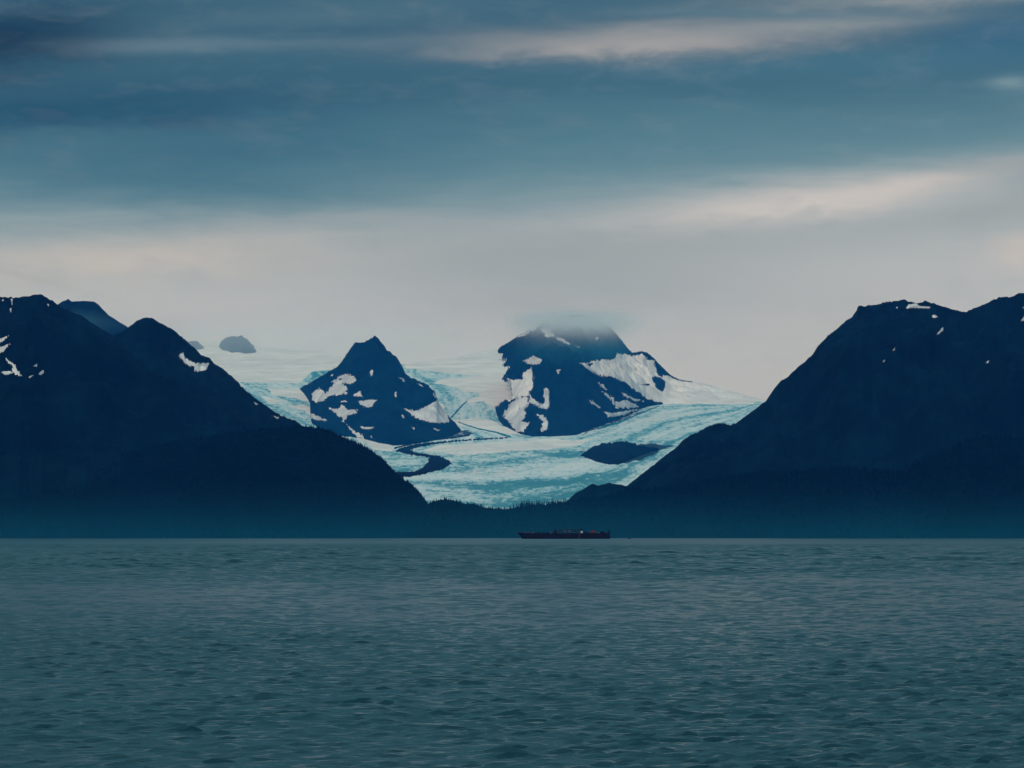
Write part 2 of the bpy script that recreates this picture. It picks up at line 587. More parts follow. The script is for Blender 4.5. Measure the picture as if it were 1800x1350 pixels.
def mountain(name, sil, ridge_d, foot_d, mat, label, foot=None, amp=120, wl=900, shape=.9, jag=1.2,
             step=2.2, nf=90, back=1500, cat="mountain", seed=0.0, zmin=-2.0, spur=250, jwl=14, snow=(), cut=(), cut_back=None):
    """sil: the crest as picture points; ridge_d / foot_d: how far out crest and foot stand, in metres (number or [(x, d)]);
    foot: picture points of the lower edge, or None for the sea shore."""
    kx, kmn = poly_km(sil)
    x0, x1 = sil[0][0], sil[-1][0]
    nc = int((x1 - x0) / step) + 1
    K = np.linspace(kx[0], kx[-1], nc)
    M = np.interp(K, kx, kmn)
    kpx = K * FPX
    JAG = jag / FPX * (fbm(kpx / jwl + seed, kpx * 0 + seed * 3.7 + .5, 4, .6))
    JAG = JAG * np.clip(np.minimum(np.arange(nc), np.arange(nc)[::-1]) / 12, 0, 1)
    val = lambda d: np.full(nc, float(d)) if not isinstance(d, list) else np.interp(900 + kpx, [q[0] for q in d], [q[1] for q in d])
    DR, DF = val(ridge_d), val(foot_d)
    DR = DR + spur * fbm(kpx / 90 + seed, kpx * 0 + 7.1 + seed, 3)
    if foot is not None:
        fk, fm = poly_km(foot)
        MF = np.interp(K, fk, fm)
        ZF = CAM_H + MF * DF
    else:
        DF = DF + .5 * spur * fbm(kpx / 70 + seed + 3, kpx * 0 + 2.2, 4)
        ZF = np.full(nc, zmin)
    t = np.linspace(0, 1, nf)[:, None]
    Y = DF + (DR - DF) * t
    ZR = np.maximum(CAM_H + M * DR, ZF + .5)
    H = (ZR - ZF)
    base = t ** shape
    X = K * Y
    env = (np.sin(np.pi * np.clip(t, 0, 1)) ** .7) * .85 + .15 * t
    hs = np.clip(H / 400, 0, 1)
    nz = ridged(X / wl + seed * 1.3, Y / wl * .8 + seed, 6, .52) - .35
    nz = nz + .5 * fbm(X / (wl * .3) + seed, Y / (wl * .3), 4)
    D = amp * hs * env * nz
    # bring every column to its crest height
    lo, hi = np.zeros(nc), np.full(nc, 4.0)
    target = np.maximum(M, (ZF - CAM_H) / DF + 1e-6)
    G = H * base + D
    G = np.maximum(G, 0.0 if foot is None else -1e9)
    for _ in range(26):
        s = (lo + hi) / 2
        mm = ((ZF + G * s - CAM_H) / Y).max(0)
        up = mm < target
        lo, hi = np.where(up, s, lo), np.where(up, hi, s)
    ker = np.array([1, 2, 3, 4, 3, 2, 1]) / 16.0
    lo = np.convolve(np.pad(lo, 3, mode='edge'), ker, 'valid')
    Z = ZF + G * lo
    Z = Z + JAG * DR * t ** 7 * np.clip(H / 60, 0, 1)
    M = M + JAG * np.clip(H / 60, 0, 1)
    # the far side falls away behind the crest
    nb = 14
    tb = np.linspace(0, 1, nb + 1)[1:, None]
    Yb = Y[-1] + back * tb
    Zb = Z[-1] - (Z[-1] - min(zmin, 0)) * tb ** 1.1 * (1 if foot is None else .75)
    Zb = Zb + .3 * amp * hs * np.sin(np.pi * tb) * fbm(K * Yb / wl + seed, Yb / wl, 4) - 1.0
    Zb = np.maximum(np.minimum(Zb, CAM_H + np.maximum(M - .0004, -1) * Yb), zmin)
    # a skirt under the foot
    Ys, Zs = DF[None] + 60, ZF[None] - (60 if foot is not None else 0)
    Ya = np.concatenate([Ys, Y, Yb])
    Za = np.concatenate([np.maximum(Zs, zmin), Z, Zb])
    Xa = K * Ya
    V = np.stack([Xa, Ya, Za], -1).reshape(-1, 3)
    F = grid_faces(Ya.shape[0], nc)
    if cut:                                  # the snowfield reaches in here: no rock above it
        cx, cy = to_px(*[q.reshape(-1)[F].mean(1) for q in (Xa, Ya, Za)])
        wx, wy = cx + 2.4 * fbm(cx / 6, cy / 6, 4, .7), cy + 2.0 * fbm(cx / 6 + 30, cy / 6, 4, .7)
        front = F.min(1) < (nf + 1) * nc
        drop = np.zeros(len(F), bool)
        for q in cut:
            drop |= (soft_poly(wx, wy, q, 1.0, 1.0) > .5) & front
        if cut_back:
            drop |= (~front) & (cx < cut_back)
        F = F[~drop]
    attrs = None
    if snow:
        sp_x, sp_y = to_px(Xa, Ya, Za)
        at = np.zeros_like(Xa)
        for q in snow:
            at = np.maximum(at, soft_poly(sp_x, sp_y, q, 1.5, 1.0))
        attrs = {"snow": at}
    o = link(name, mesh_np(name, V, F, mat, attrs=attrs), None, label, cat, kind="structure")
    h = Host(o, V, F)
    h.crest = (K, M, DR, Z[-1])
    return h


def c2(pts):
    return [(400 + x / 3.552, 520 + y / 3.552) for x, y in pts]


def c3(pts):
    return [(820 + x / 3.103, 520 + y / 3.103) for x, y in pts]


def c4(pts):
    return [(x / 2.8115, 480 + y / 2.8125) for x, y in pts]


def c5(pts):
    return [(1280 + x / 2.8115, 480 + y / 2.8125) for x, y in pts]


def c6(pts):      # the crop (700,640)-(1000,860)
    return [(700 + x / 6.0, 640 + y / 6.0) for x, y in pts]


# glacier surface: picture row -> distance
G_ROW = [560, 590, 600, 620, 650, 710, 770, 830, 890, 930]
G_DIST = [23400, 22000, 21500, 20500, 19000, 16500, 14000, 12200, 10600, 9800]


def gd(y):
    return np.interp(y, G_ROW, G_DIST)


front_left = mountain(
    "mountain", [(-900, 560), (-600, 540), (-300, 555), (-120, 530), (0, 522), (30, 523), (55, 519), (68, 517), (80, 522), (95, 531), (112, 542),
                 (140, 553), (170, 572), (220, 603), (300, 655), (400, 710), (480, 760), (560, 820), (640, 900), (660, 946)],
    10600, 8350, M_ROCK, "broad dark mountain at the left edge with snow streaks near its top", amp=200, wl=1100, seed=1.1, nf=80, jag=3.4, jwl=10)
mid_left = mountain(
    "mountain", [(100, 700), (150, 640), (200, 590), (226, 576), (232, 570), (245, 562), (260, 556), (270, 561), (290, 572), (308, 582),
                 (325, 597), (345, 614), (353, 625), (368, 628), (378, 641), (395, 650), (415, 668), (430, 685), (445, 697), (470, 715),
                 (490, 728), (505, 735), (520, 739), (560, 770), (620, 820), (690, 890), (705, 946)],
    11700, 9000, M_ROCK, "dark pointed ridge running down from the left to the glacier's edge", amp=170, wl=900, seed=2.7, nf=80, jag=3.6, jwl=9)
back_left = mountain(
    "mountain", [(20, 600), (60, 560), (100, 536), (112, 529), (120, 525), (126, 530), (150, 529), (165, 530), (172, 534), (178, 541), (190, 553),
                 (205, 563), (226, 576), (260, 600), (330, 660), (350, 700)],
    15500, 13600, M_ROCK, "hazy rounded summit showing between the two dark mountains on the left", foot=[(20, 720), (350, 720)],
    amp=90, wl=700, seed=4.2, nf=60, zmin=200)
R_SIL = [(1050, 946), (1062, 905), (1085, 870), (1100, 855), (1130, 832), (1160, 808), (1190, 785), (1205, 770), (1225, 760), (1245, 749), (1262, 744),
         (1285, 746), (1297, 742), (1330, 717), (1345, 706), (1355, 692), (1368, 673), (1385, 662), (1400, 648), (1425, 627), (1440, 606),
         (1455, 590), (1480, 571), (1498, 556), (1506, 546), (1508, 539), (1520, 537), (1540, 536), (1555, 532), (1575, 529), (1590, 527), (1605, 531),
         (1612, 534), (1625, 529), (1640, 533), (1665, 541), (1695, 549), (1715, 541), (1740, 530), (1758, 522), (1770, 523), (1790, 516),
         (1800, 514), (1900, 505), (2100, 530), (2400, 500), (2700, 540)]
right = mountain(
    "mountain", R_SIL, 11400, 8600, M_ROCK, "steep dark mountain on the right with a flat snow-dotted top",
    amp=210, wl=1100, seed=5.9, nf=90, jag=3.4, jwl=9)
knob = mountain(
    "hill", [(980, 900), (992, 884), (1002, 876), (1013, 866), (1025, 860), (1042, 850), (1052, 853), (1060, 852), (1071, 849), (1085, 851), (1094, 853),
             (1110, 858), (1130, 870), (1160, 900)],
    9500, 9150, M_ROCK, "small rocky knob at the foot of the glacier behind the spruce row", cat="hill", amp=20, wl=200, seed=8.4, spur=40,
    nf=50, back=500, foot=[(980, 925), (1160, 925)], zmin=0)
LH_SIL = [(-300, 850), (0, 830), (200, 805), (300, 779), (380, 766), (450, 756), (500, 751), (540, 750), (570, 754), (600, 767), (625, 779), (650, 791),
          (670, 804), (690, 826), (708, 842), (725, 853), (740, 868), (752, 886), (762, 912), (775, 946)]
left_hill = mountain(
    "hill", LH_SIL, 9000, 8080, M_FOREST, "dark wooded hill sloping down to the water left of the glacier", cat="hill", amp=60, wl=600,
    seed=10.3, spur=150, jag=1.5, jwl=8)
RH_SIL = [(900, 946), (1000, 896), (1040, 885), (1087, 869), (1110, 863), (1171, 862), (1225, 852), (1255, 844), (1303, 838), (1340, 829), (1380, 836),
          (1436, 828), (1493, 826), (1560, 831), (1582, 829), (1600, 817), (1636, 798), (1671, 791), (1700, 774), (1742, 769), (1800, 772),
          (1900, 770), (2200, 800), (2600, 820)]
right_hill = mountain(
    "hill", RH_SIL, 9000, 8080, M_FOREST, "long low wooded hills along the shore below the right mountain", cat="hill", amp=50, wl=500,
    seed=12.6, spur=150, jag=1.5, jwl=8)
LR_SIL = [(700, 946), (735, 905), (752, 886), (762, 881), (780, 878), (795, 879), (815, 885), (835, 886), (850, 892), (870, 894), (893, 895), (905, 892),
          (930, 888), (960, 887), (1000, 882), (1040, 876), (1090, 877), (1150, 884), (1250, 905), (1400, 946)]
low_ridge = mountain(
    "hill", LR_SIL, 8600, 7960, M_FOREST, "low wooded moraine ridge in front of the glacier tongue with a spruce row on top",
    cat="hill", amp=15, wl=250, seed=14.1, spur=80, jag=.8, jwl=8)

# the glacier itself
def build_glacier():
    xs = np.arange(300, 1420, 1.5)
    top_pts = [(300, 600), (340, 606), (400, 596), (470, 612), (560, 616), (650, 634), (715, 640), (800, 628), (872, 612), (940, 640),
               (1000, 680), (1150, 700), (1200, 703), (1340, 704), (1420, 700)]
    top = np.interp(xs, [p[0] for p in top_pts], [p[1] for p in top_pts])
    top = top + 1.2 * fbm(xs / 40, xs * 0 + .3, 3)
    nr = 260
    t = np.linspace(0, 1, nr)[:, None]
    PY = 925 + (top - 925) * t
    PX = np.broadcast_to(xs, PY.shape)
    D = gd(PY)
    k, m = km(PX, PY)
    X, Y, Z = k * D, D, CAM_H + m * D
    wx, wy = PX + 10 * fbm(PX / 50, PY / 20, 3), PY + 3.5 * fbm(PX / 40 + 9, PY / 14, 3)
    snow = np.zeros_like(PX)
    add = lambda pts, f=3: np.maximum(snow, soft_poly(wx, wy, pts, f))
    # upper snowfields
    snow = add([(280, 500), (720, 500), (700, 647), (585, 649), (548, 652), (536, 666), (520, 675), (470, 673), (380, 671), (280, 660)], 3)
    snow = add([(690, 500), (1000, 500), (930, 668), (880, 661), (830, 659), (770, 654), (712, 647)], 3)
    snow = add([(795, 664), (865, 661), (935, 668), (935, 684), (860, 689), (815, 690), (795, 679), (778, 676), (760, 673)], 3)
    snow = add([(825, 640), (940, 640), (945, 670), (940, 692), (900, 708), (862, 716), (845, 698), (825, 684)], 4)
    snow = add([(815, 704), (840, 697), (915, 694), (905, 702), (860, 702), (820, 709)], 2)
    snow = add([(757, 690), (770, 705), (783, 715), (783, 735), (800, 738), (830, 733), (865, 740), (896, 752), (935, 767), (880, 763),
                (800, 745), (770, 745), (735, 725)], 3)
    snow = add([(464, 683), (500, 681), (536, 687), (548, 705), (520, 700), (495, 698), (480, 694)], 2)
    snow = add([(452, 696), (476, 700), (500, 706), (470, 710)], 2)
    snow = add([(505, 714), (530, 710), (556, 720), (545, 726), (520, 719)], 1.5)
    snow = add([(530, 724), (550, 728), (576, 740), (556, 738)], 1.5)
    snow = add([(615, 766), (650, 775), (700, 784), (690, 793), (660, 790)], 2)
    snow = add([(1165, 690), (1330, 690), (1330, 712), (1240, 708), (1165, 711)], 2)
    snow = np.maximum(snow, .62 * soft_poly(wx, wy, [(735, 792), (780, 780), (900, 772), (1050, 770), (1010, 785), (900, 795), (810, 802)], 6))
    snow = np.maximum(snow, .45 * soft_poly(wx, wy, [(760, 838), (850, 818), (980, 822), (900, 838), (800, 850)], 6))
    blue = np.full_like(PX, .5)

    def tint(pts, v, f=5):
        nonlocal blue
        s = soft_poly(wx, wy, pts, f)
        blue = blue * (1 - s) + v * s
    tint([(690, 796), (760, 802), (750, 818), (700, 836), (660, 815)], .70, 4)
    tint([(420, 680), (470, 684), (540, 705), (590, 745), (560, 760), (440, 700)], .72)
    tint([(548, 651), (590, 648), (580, 660), (550, 668)], .95, 2)
    tint([(712, 650), (760, 655), (795, 662), (795, 673), (750, 672), (722, 662)], .46, 3)
    tint([(770, 680), (800, 690), (790, 735), (782, 715)], .5, 3)
    tint([(868, 662), (885, 661), (895, 672), (880, 673)], 1.0, 2)
    tint([(1000, 775), (1120, 745), (1330, 712), (1330, 728), (1200, 752), (1060, 776)], .60, 6)
    tint([(930, 795), (1025, 793), (1030, 806), (980, 803)], .92, 4)
    tint([(1100, 772), (1180, 772), (1150, 800), (1110, 808)], .85, 6)
    tint([(820, 850), (930, 842), (1120, 830), (1080, 850), (1000, 880), (900, 893), (830, 875)], .86, 8)
    tint([(730, 850), (800, 850), (830, 880), (790, 880)], .66, 6)
    tint([(800, 802), (1000, 808), (960, 826), (820, 825)], .62, 6)
    # flow bands: the trunk sweeps round the big peak's foot, the upper arm drops between the peaks
    c_top = np.interp(PX, [300, 700, 800, 900, 975, 1013, 1052, 1110, 1165, 1340, 1420], [800, 791, 780, 772, 768, 766, 750, 729, 711, 706, 706])
    c_bot = np.interp(PX, [300, 760, 900, 1000, 1100, 1200, 1290, 1330, 1420], [800, 892, 896, 882, 850, 785, 745, 718, 712])
    c1 = (PY - c_top) / np.maximum(c_bot - c_top, 6)
    b1 = fbm(c1 * 7.0 + .35 * fbm(PX / 90, PY / 30, 3), PX / 420, 4, .62)
    xa = np.interp(PY, [640, 655, 673, 700, 740, 770], [705, 712, 746, 775, 800, 835])
    xb = np.interp(PY, [640, 665, 700, 730, 745, 770], [880, 880, 884, 866, 868, 940])
    c2_ = (PX - xa) / np.maximum(xb - xa, 10)
    b2 = fbm(c2_ * 5.5 + .5 * fbm(PX / 40, PY / 20, 3), PY / 60, 4, .6)
    b3 = fbm((PY - .42 * (PX - 430)) / 9.0 + .6 * fbm(PX / 50, PY / 15, 3), PX / 140, 4, .62)
    w1 = np.clip((c1 + .03) / .06, 0, 1)
    w3 = np.clip((600 - PX) / 30, 0, 1)
    flow = b1 * w1 + (1 - w1) * (b3 * w3 + b2 * (1 - w3))
    blue = blue + .6 * flow
    deb = np.zeros_like(PX)
    for pts, v, f in (([(732, 737), (760, 741), (805, 751), (842, 761), (822, 768), (790, 772), (736, 780), (700, 782)], .62, 5),
                      ([(1015, 768), (1060, 752), (1110, 735), (1162, 711), (1130, 722), (1080, 738), (1040, 750)], .6, 3),
                      ([(1085, 786), (1158, 779), (1185, 784), (1140, 802), (1080, 820)], .78, 5),
                      ([(1015, 792), (1030, 785), (1040, 806), (1025, 803)], .5, 3)):
        deb = np.maximum(deb, v * soft_poly(wx, wy, pts, f))
    rough = np.clip(1 - snow, 0, 1)
    Z = Z + rough * 2.6 * fbm(X / 120, Y / 160, 3, .7) + 3 * fbm(X / 600, Y / 900, 3)
    # behind the crest of the snowfield
    nb = 8
    tb = np.linspace(0, 1, nb + 1)[1:, None]
    Yb = Y[-1] + 2500 * tb
    Zb = Z[-1] - 900 * tb ** 1.2
    Xb = k[-1] * Yb
    ext = lambda a: np.concatenate([a, np.repeat(a[-1:], nb, 0)])
    V = np.stack([np.concatenate([X, Xb]), np.concatenate([Y, Yb]), np.concatenate([Z, Zb])], -1).reshape(-1, 3)
    F = grid_faces(nr + nb, len(xs))
    me = mesh_np("glacier", V, F, M_ICE, attrs={"snow": ext(snow), "blue": ext(blue), "debris": ext(deb)})
    o = link("glacier", me, None, "pale blue-green glacier curving down between the dark peaks from white snowfields", "glacier", kind="structure")
    return Host(o, V, F)


glacier = build_glacier()

PA_SIL = [(527, 683), (530, 681), (546, 672), (570, 658), (594, 644), (602, 634), (608, 624), (615, 614), (622, 604), (630, 601), (639, 602), (644, 599),
          (648, 597), (655, 593), (660, 590), (663, 592), (670, 602), (682, 616), (690, 622), (698, 628), (706, 642), (712, 655), (718, 660), (724, 665),
          (746, 673), (755, 680), (763, 687), (768, 697), (771, 708), (780, 722), (795, 738), (806, 750), (812, 757)]
PA_FOOT = [(527, 685), (535, 694), (541, 703), (545, 712), (541, 722), (548, 745), (570, 760), (605, 768), (639, 772), (667, 780), (696, 784), (738, 780),
           (770, 774), (795, 766), (812, 758)]
pa_ridge = [(527, 17500), (560, 16900), (660, 16300), (750, 16000), (812, 14600)]
peak = mountain(
    "mountain", PA_SIL, pa_ridge, [(x, float(gd(y)) + 25) for x, y in PA_FOOT], M_ROCK,
    "sharp dark pyramid peak with snow patches standing in the glacier", foot=PA_FOOT, amp=70, wl=650, seed=21.2, step=.9, nf=130,
    spur=120, zmin=150, jag=3.6, jwl=6)
RIGHT_SNOW = c3([(622, 368), (660, 365), (720, 350), (800, 350), (825, 318), (870, 316), (905, 330), (960, 318), (990, 350), (1025, 355), (1035, 420),
                 (1060, 442), (1090, 432), (1150, 462), (1240, 470), (1250, 440), (1370, 460), (1500, 520), (1640, 550), (1640, 600), (1420, 585), (1200, 586),
                 (1070, 584), (985, 562), (920, 512), (870, 475), (800, 442), (720, 432), (680, 410)])
LEFT_ICE = [[(840, 600), (868, 614), (876, 619), (886, 621), (880, 633), (893, 633), (884, 642), (895, 646), (891, 655), (883, 666), (868, 668), (840, 668)],
            [(840, 655), (880, 664), (890, 671), (899, 670), (900, 701), (884, 704), (872, 714), (866, 722), (840, 722)]]
HOLES = [c3([(1012, 440), (1050, 442), (1092, 478), (1072, 522), (1040, 512), (1025, 480)]), c3([(650, 372), (690, 368), (675, 390)]),
         c3([(940, 485), (1000, 480), (990, 492)])]
PB_SIL = [(868, 634), (870, 626), (873, 620), (876, 614), (880, 609), (890, 604), (910, 591), (930, 580), (949, 569), (965, 563), (981, 558),
          (1000, 554), (1020, 553), (1046, 558), (1058, 565), (1071, 574), (1080, 583), (1087, 591), (1096, 602), (1104, 613), (1112, 620), (1120, 619),
          (1129, 617), (1137, 620), (1142, 623), (1150, 630), (1158, 639), (1168, 649), (1178, 659), (1194, 667), (1220, 671), (1260, 680), (1300, 692),
          (1345, 705)]
PB_FOOT = [(868, 704), (870, 716), (873, 730), (879, 743), (887, 750), (896, 754), (915, 764), (936, 768), (975, 768), (1013, 766), (1052, 750), (1078, 742), (1110, 729),
           (1136, 716), (1165, 711), (1220, 708), (1280, 707), (1345, 706)]
pb_ridge = [(868, 17800), (880, 17900), (1000, 17900), (1100, 18000), (1200, 18000), (1345, 17600)]
central = mountain(
    "mountain", PB_SIL, pb_ridge, [(x, float(gd(y)) + 25) for x, y in PB_FOOT], M_ROCK_SNOW,
    "largest dark peak behind the glacier with its flat top lost in cloud", foot=PB_FOOT, amp=130, wl=480, seed=25.8, step=1.0, nf=140,
    spur=80, zmin=150, jag=4.5, jwl=8, cut=LEFT_ICE, cut_back=925, snow=[c3([(1090, 440), (1150, 466), (1240, 474), (1370, 490), (1640, 560), (1640, 605), (1070, 592)])])
nun = mountain(
    "hill", [(1021, 800), (1030, 793), (1039, 787), (1048, 783), (1058, 779), (1078, 778), (1094, 775), (1110, 778), (1126, 783), (1142, 786), (1157, 787)],
    [(1021, 13000), (1157, 13300)],
    [(x, float(gd(y)) - 15) for x, y in [(1021, 801), (1046, 811), (1071, 817), (1091, 815), (1110, 806), (1142, 795), (1157, 788)]],
    M_MORAINE, "low dark rock island in the lower glacier", foot=[(1021, 801), (1046, 811), (1071, 817), (1091, 815), (1110, 806), (1142, 795), (1157, 788)],
    cat="rock", amp=12, wl=160, seed=31.0, step=.7, nf=50, jag=3.0, jwl=6, spur=30, back=300, zmin=100)
far1 = mountain(
    "hill", [(384, 611), (387, 603), (390, 598), (400, 592), (413, 590), (425, 592), (434, 596), (440, 601), (446, 607), (452, 615), (458, 621)], 21100,
    [(x, float(gd(y)) + 40) for x, y in [(384, 612), (391, 617), (399, 618), (406, 621), (418, 620), (430, 623), (444, 622), (458, 622)]], M_FAR, "pale rounded rock outcrop poking from the far snowfield",
    foot=[(384, 612), (391, 617), (399, 618), (406, 621), (418, 620), (430, 623), (444, 622), (458, 622)], cat="rock", amp=30, wl=250, seed=33.0, step=.9, nf=50, spur=40, back=600, zmin=500, jag=4.0, jwl=7)
far2 = mountain(
    "hill", [(318, 606), (326, 601), (338, 599), (348, 600), (355, 607), (363, 612)], 21100,
    [(x, float(gd(y)) + 40) for x, y in [(318, 618), (340, 617), (363, 613)]], M_FAR, "smallest rock outcrop peeping over the dark left ridge",
    foot=[(318, 618), (340, 617), (363, 613)], cat="rock", amp=30, wl=250, seed=35.0, step=.9, nf=40, spur=40, back=600, zmin=500, jag=4.0, jwl=7)


# ------------------------------------------------------------------ snow patches and moraines lying on those surfaces
def drape(host, polys, holes=(), name="snow_patch", mat=None, lift=3.0, step=.7, rag=2.6, ragwl=7.0, label=None, brk=.42, gap=1200):
    allp = np.array([p for q in polys for p in q])
    x0, y0 = allp.min(0) - 3
    x1, y1 = allp.max(0) + 3
    xs, ys = np.arange(x0, x1, step), np.arange(y0, y1, step * .75)
    PX, PY = np.meshgrid(xs, ys)
    wx = PX + rag * fbm(PX / ragwl + x0, PY / ragwl, 4, .7)
    wy = PY + rag * .7 * fbm(PX / ragwl + 40, PY / ragwl + y0, 4, .7)
    ins = np.zeros_like(PX)
    for q in polys:
        size = min(np.ptp([p[0] for p in q]), np.ptp([p[1] for p in q]))
        ins = np.maximum(ins, soft_poly(wx, wy, q, max(1.0, min(3.5, size * .16)), 1.0))
    ins = ins + brk * fbm(PX / 3.2 + x0, PY / 6.0, 3, .7)
    for q in holes:
        ins = np.minimum(ins, 1 - soft_poly(wx, wy, q, 1.2, 1.0))
    idx = -np.ones(PX.shape, int)
    V = []
    for j, i in np.argwhere(ins > .30):
        loc, nrm = host.hit(PX[j, i], PY[j, i])
        if loc is None:
            continue
        if nrm.z < 0:
            nrm = -nrm
        h = lift * min(1.0, (ins[j, i] - .5) * 3.0)
        idx[j, i] = len(V)
        V.append((loc.x, loc.y - .3 * h, loc.z + h))
    a, b_, c, d = idx[:-1, :-1], idx[:-1, 1:], idx[1:, 1:], idx[1:, :-1]
    ok = (a >= 0) & (b_ >= 0) & (c >= 0) & (d >= 0)
    if not ok.any():
        return None
    V = np.array(V)
    F = np.stack([a[ok], d[ok], c[ok], b_[ok]], -1)
    # leave out cells that jump over a crest
    span = np.ptp(V[F][:, :, 1], axis=1)
    F = F[span < gap]
    if not len(F):
        return None
    return link(name, mesh_np(name, V, F, mat or M_SNOW), host.obj, label)


# sharp peak
A1 = c2([(650, 540), (670, 525), (700, 500), (750, 488), (800, 510), (805, 530), (770, 545), (720, 545), (745, 580), (745, 610), (690, 620), (630, 620),
         (600, 660), (545, 665), (525, 640), (530, 600), (570, 580), (615, 610), (640, 580), (668, 545)])
drape(peak, [A1], [c2([(695, 522), (710, 515), (722, 522), (708, 530)])])
for p in ([(820, 660), (870, 650), (925, 648), (910, 690), (880, 700), (830, 680)],
          [(630, 700), (690, 708), (718, 680), (750, 710), (815, 715), (800, 735), (745, 750), (728, 785), (760, 820), (800, 850), (838, 866),
           (852, 860), (846, 892), (815, 885), (780, 852), (742, 800), (708, 762), (668, 728)],
          [(785, 620), (822, 595), (842, 628), (800, 628)],
          [(825, 812), (860, 822), (922, 818), (880, 836), (838, 832)],
          [(888, 470), (904, 460), (906, 492), (892, 504)],
          [(1068, 508), (1092, 515), (1110, 538), (1093, 538)],
          [(1042, 605), (1056, 600), (1056, 636), (1045, 634)],
          [(1083, 742), (1100, 742), (1112, 766), (1094, 766)],
          [(1148, 818), (1170, 823), (1174, 840), (1155, 836)],
          [(1178, 543), (1202, 550), (1228, 570), (1203, 562)],
          [(698, 657), (748, 657), (745, 666), (715, 666)],
          [(638, 497), (662, 490), (655, 505)],
          [(1285, 826), (1332, 838), (1310, 848)],
          [(885, 875), (905, 875), (900, 886)],
          [(480, 725), (545, 742), (625, 780), (560, 778), (490, 758)],
          [(1105, 705), (1150, 712), (1190, 715), (1245, 688), (1312, 648), (1282, 605), (1340, 640), (1380, 720), (1380, 790), (1310, 795), (1230, 782),
           (1170, 758)]):
    drape(peak, [c2(p)])
# largest peak
drape(central, [RIGHT_SNOW], HOLES, mat=M_SNOW_PALE)
drape(central, [[(892, 666), (903, 668), (917, 667), (921, 655), (935, 646), (937, 668), (936, 681), (930, 690), (922, 697), (910, 699), (892, 706)]], mat=M_SNOW_PALE)
for ps in ([[(405, 182), (450, 178), (482, 220), (440, 226)], [(482, 222), (530, 235), (572, 268), (540, 258), (498, 242)]],
           [[(585, 265), (622, 285), (605, 282)]],
           [[(308, 355), (365, 328), (418, 350), (400, 372), (350, 376)]],
           [[(428, 498), (446, 510), (454, 572), (442, 622), (412, 600), (430, 570), (418, 540)]],
           [[(240, 590), (275, 555), (330, 548), (340, 590), (312, 622), (332, 642), (300, 682), (342, 692), (312, 742), (270, 742), (235, 690), (196, 650)]],
           [[(383, 648), (420, 648), (447, 690), (437, 732), (408, 736), (417, 690)]],
           [[(712, 467), (740, 482), (774, 517), (738, 502)]],
           [[(738, 517), (800, 558), (812, 580), (870, 568), (942, 605), (900, 614), (820, 612), (788, 572)]],
           [[(842, 522), (890, 548), (972, 576), (920, 572), (858, 548)]],
           [[(658, 562), (700, 583), (737, 612), (688, 592)]],
           [[(748, 628), (800, 640), (900, 623), (962, 615), (850, 652), (768, 662)]],
           [[(714, 203), (722, 235), (698, 247), (712, 225)]],
           [[(488, 403), (516, 403), (500, 427)]],
           [[(282, 222), (400, 148), (412, 160), (312, 217)]],
           [[(343, 538), (362, 560), (402, 590), (432, 620), (388, 602), (342, 576)]]):
    drape(central, [c3(p) for p in ps])
# left mountains
for h, p in ((front_left, [(-6, 328), (42, 310), (20, 332), (-6, 350)]), (front_left, [(-6, 368), (47, 350), (20, 386), (-6, 398)]),
             (front_left, [(28, 423), (76, 455), (87, 485), (107, 507), (80, 505), (58, 485), (64, 465)]),
             (front_left, [(0, 490), (52, 487), (62, 495), (30, 505)]),
             (front_left, [(188, 502), (205, 485), (215, 478), (218, 492), (205, 505)]),
             (front_left, [(166, 461), (186, 449), (182, 464)]), (front_left, [(138, 516), (167, 504), (150, 520)]),
             (front_left, [(8, 138), (18, 127), (19, 140)]), (front_left, [(52, 130), (62, 130), (60, 165)]), (front_left, [(47, 178), (57, 175), (54, 198)]),
             (front_left, [(231, 152), (242, 156), (240, 166)]),
             (mid_left, [(882, 400), (906, 394), (921, 425), (960, 444), (1037, 447), (1020, 477), (960, 487), (963, 465), (930, 457), (898, 430)]),
             (mid_left, [(1252, 638), (1278, 648), (1266, 654)]), (mid_left, [(1345, 706), (1384, 715), (1370, 720)])):
    drape(h, [c4(p)], rag=.8)
# right mountain
for p in ([(878, 174), (890, 158), (930, 151), (945, 164), (1000, 168), (995, 174), (920, 173)], [(1005, 212), (1032, 203), (1020, 213), (1038, 216), (1012, 224)],
          [(1065, 264), (1062, 285), (1040, 302), (1026, 308), (1045, 285)], [(810, 384), (826, 368), (822, 382)], [(760, 440), (776, 430), (770, 441)],
          [(1273, 444), (1292, 432), (1284, 446)], [(1452, 168), (1470, 170), (1468, 184)], [(1446, 238), (1464, 213), (1470, 236)],
          [(825, 172), (838, 169), (838, 176)]):
    drape(right, [c5(p)], rag=.7)


def ribbon(pts, w):
    P = np.array(pts, float)
    T = np.gradient(P, axis=0)
    T /= np.linalg.norm(T, axis=1)[:, None] + 1e-9
    N = np.stack([-T[:, 1], T[:, 0]], -1) * np.array(w)[:, None] / 2
    return [tuple(q) for q in np.concatenate([P + N, (P - N)[::-1]])]


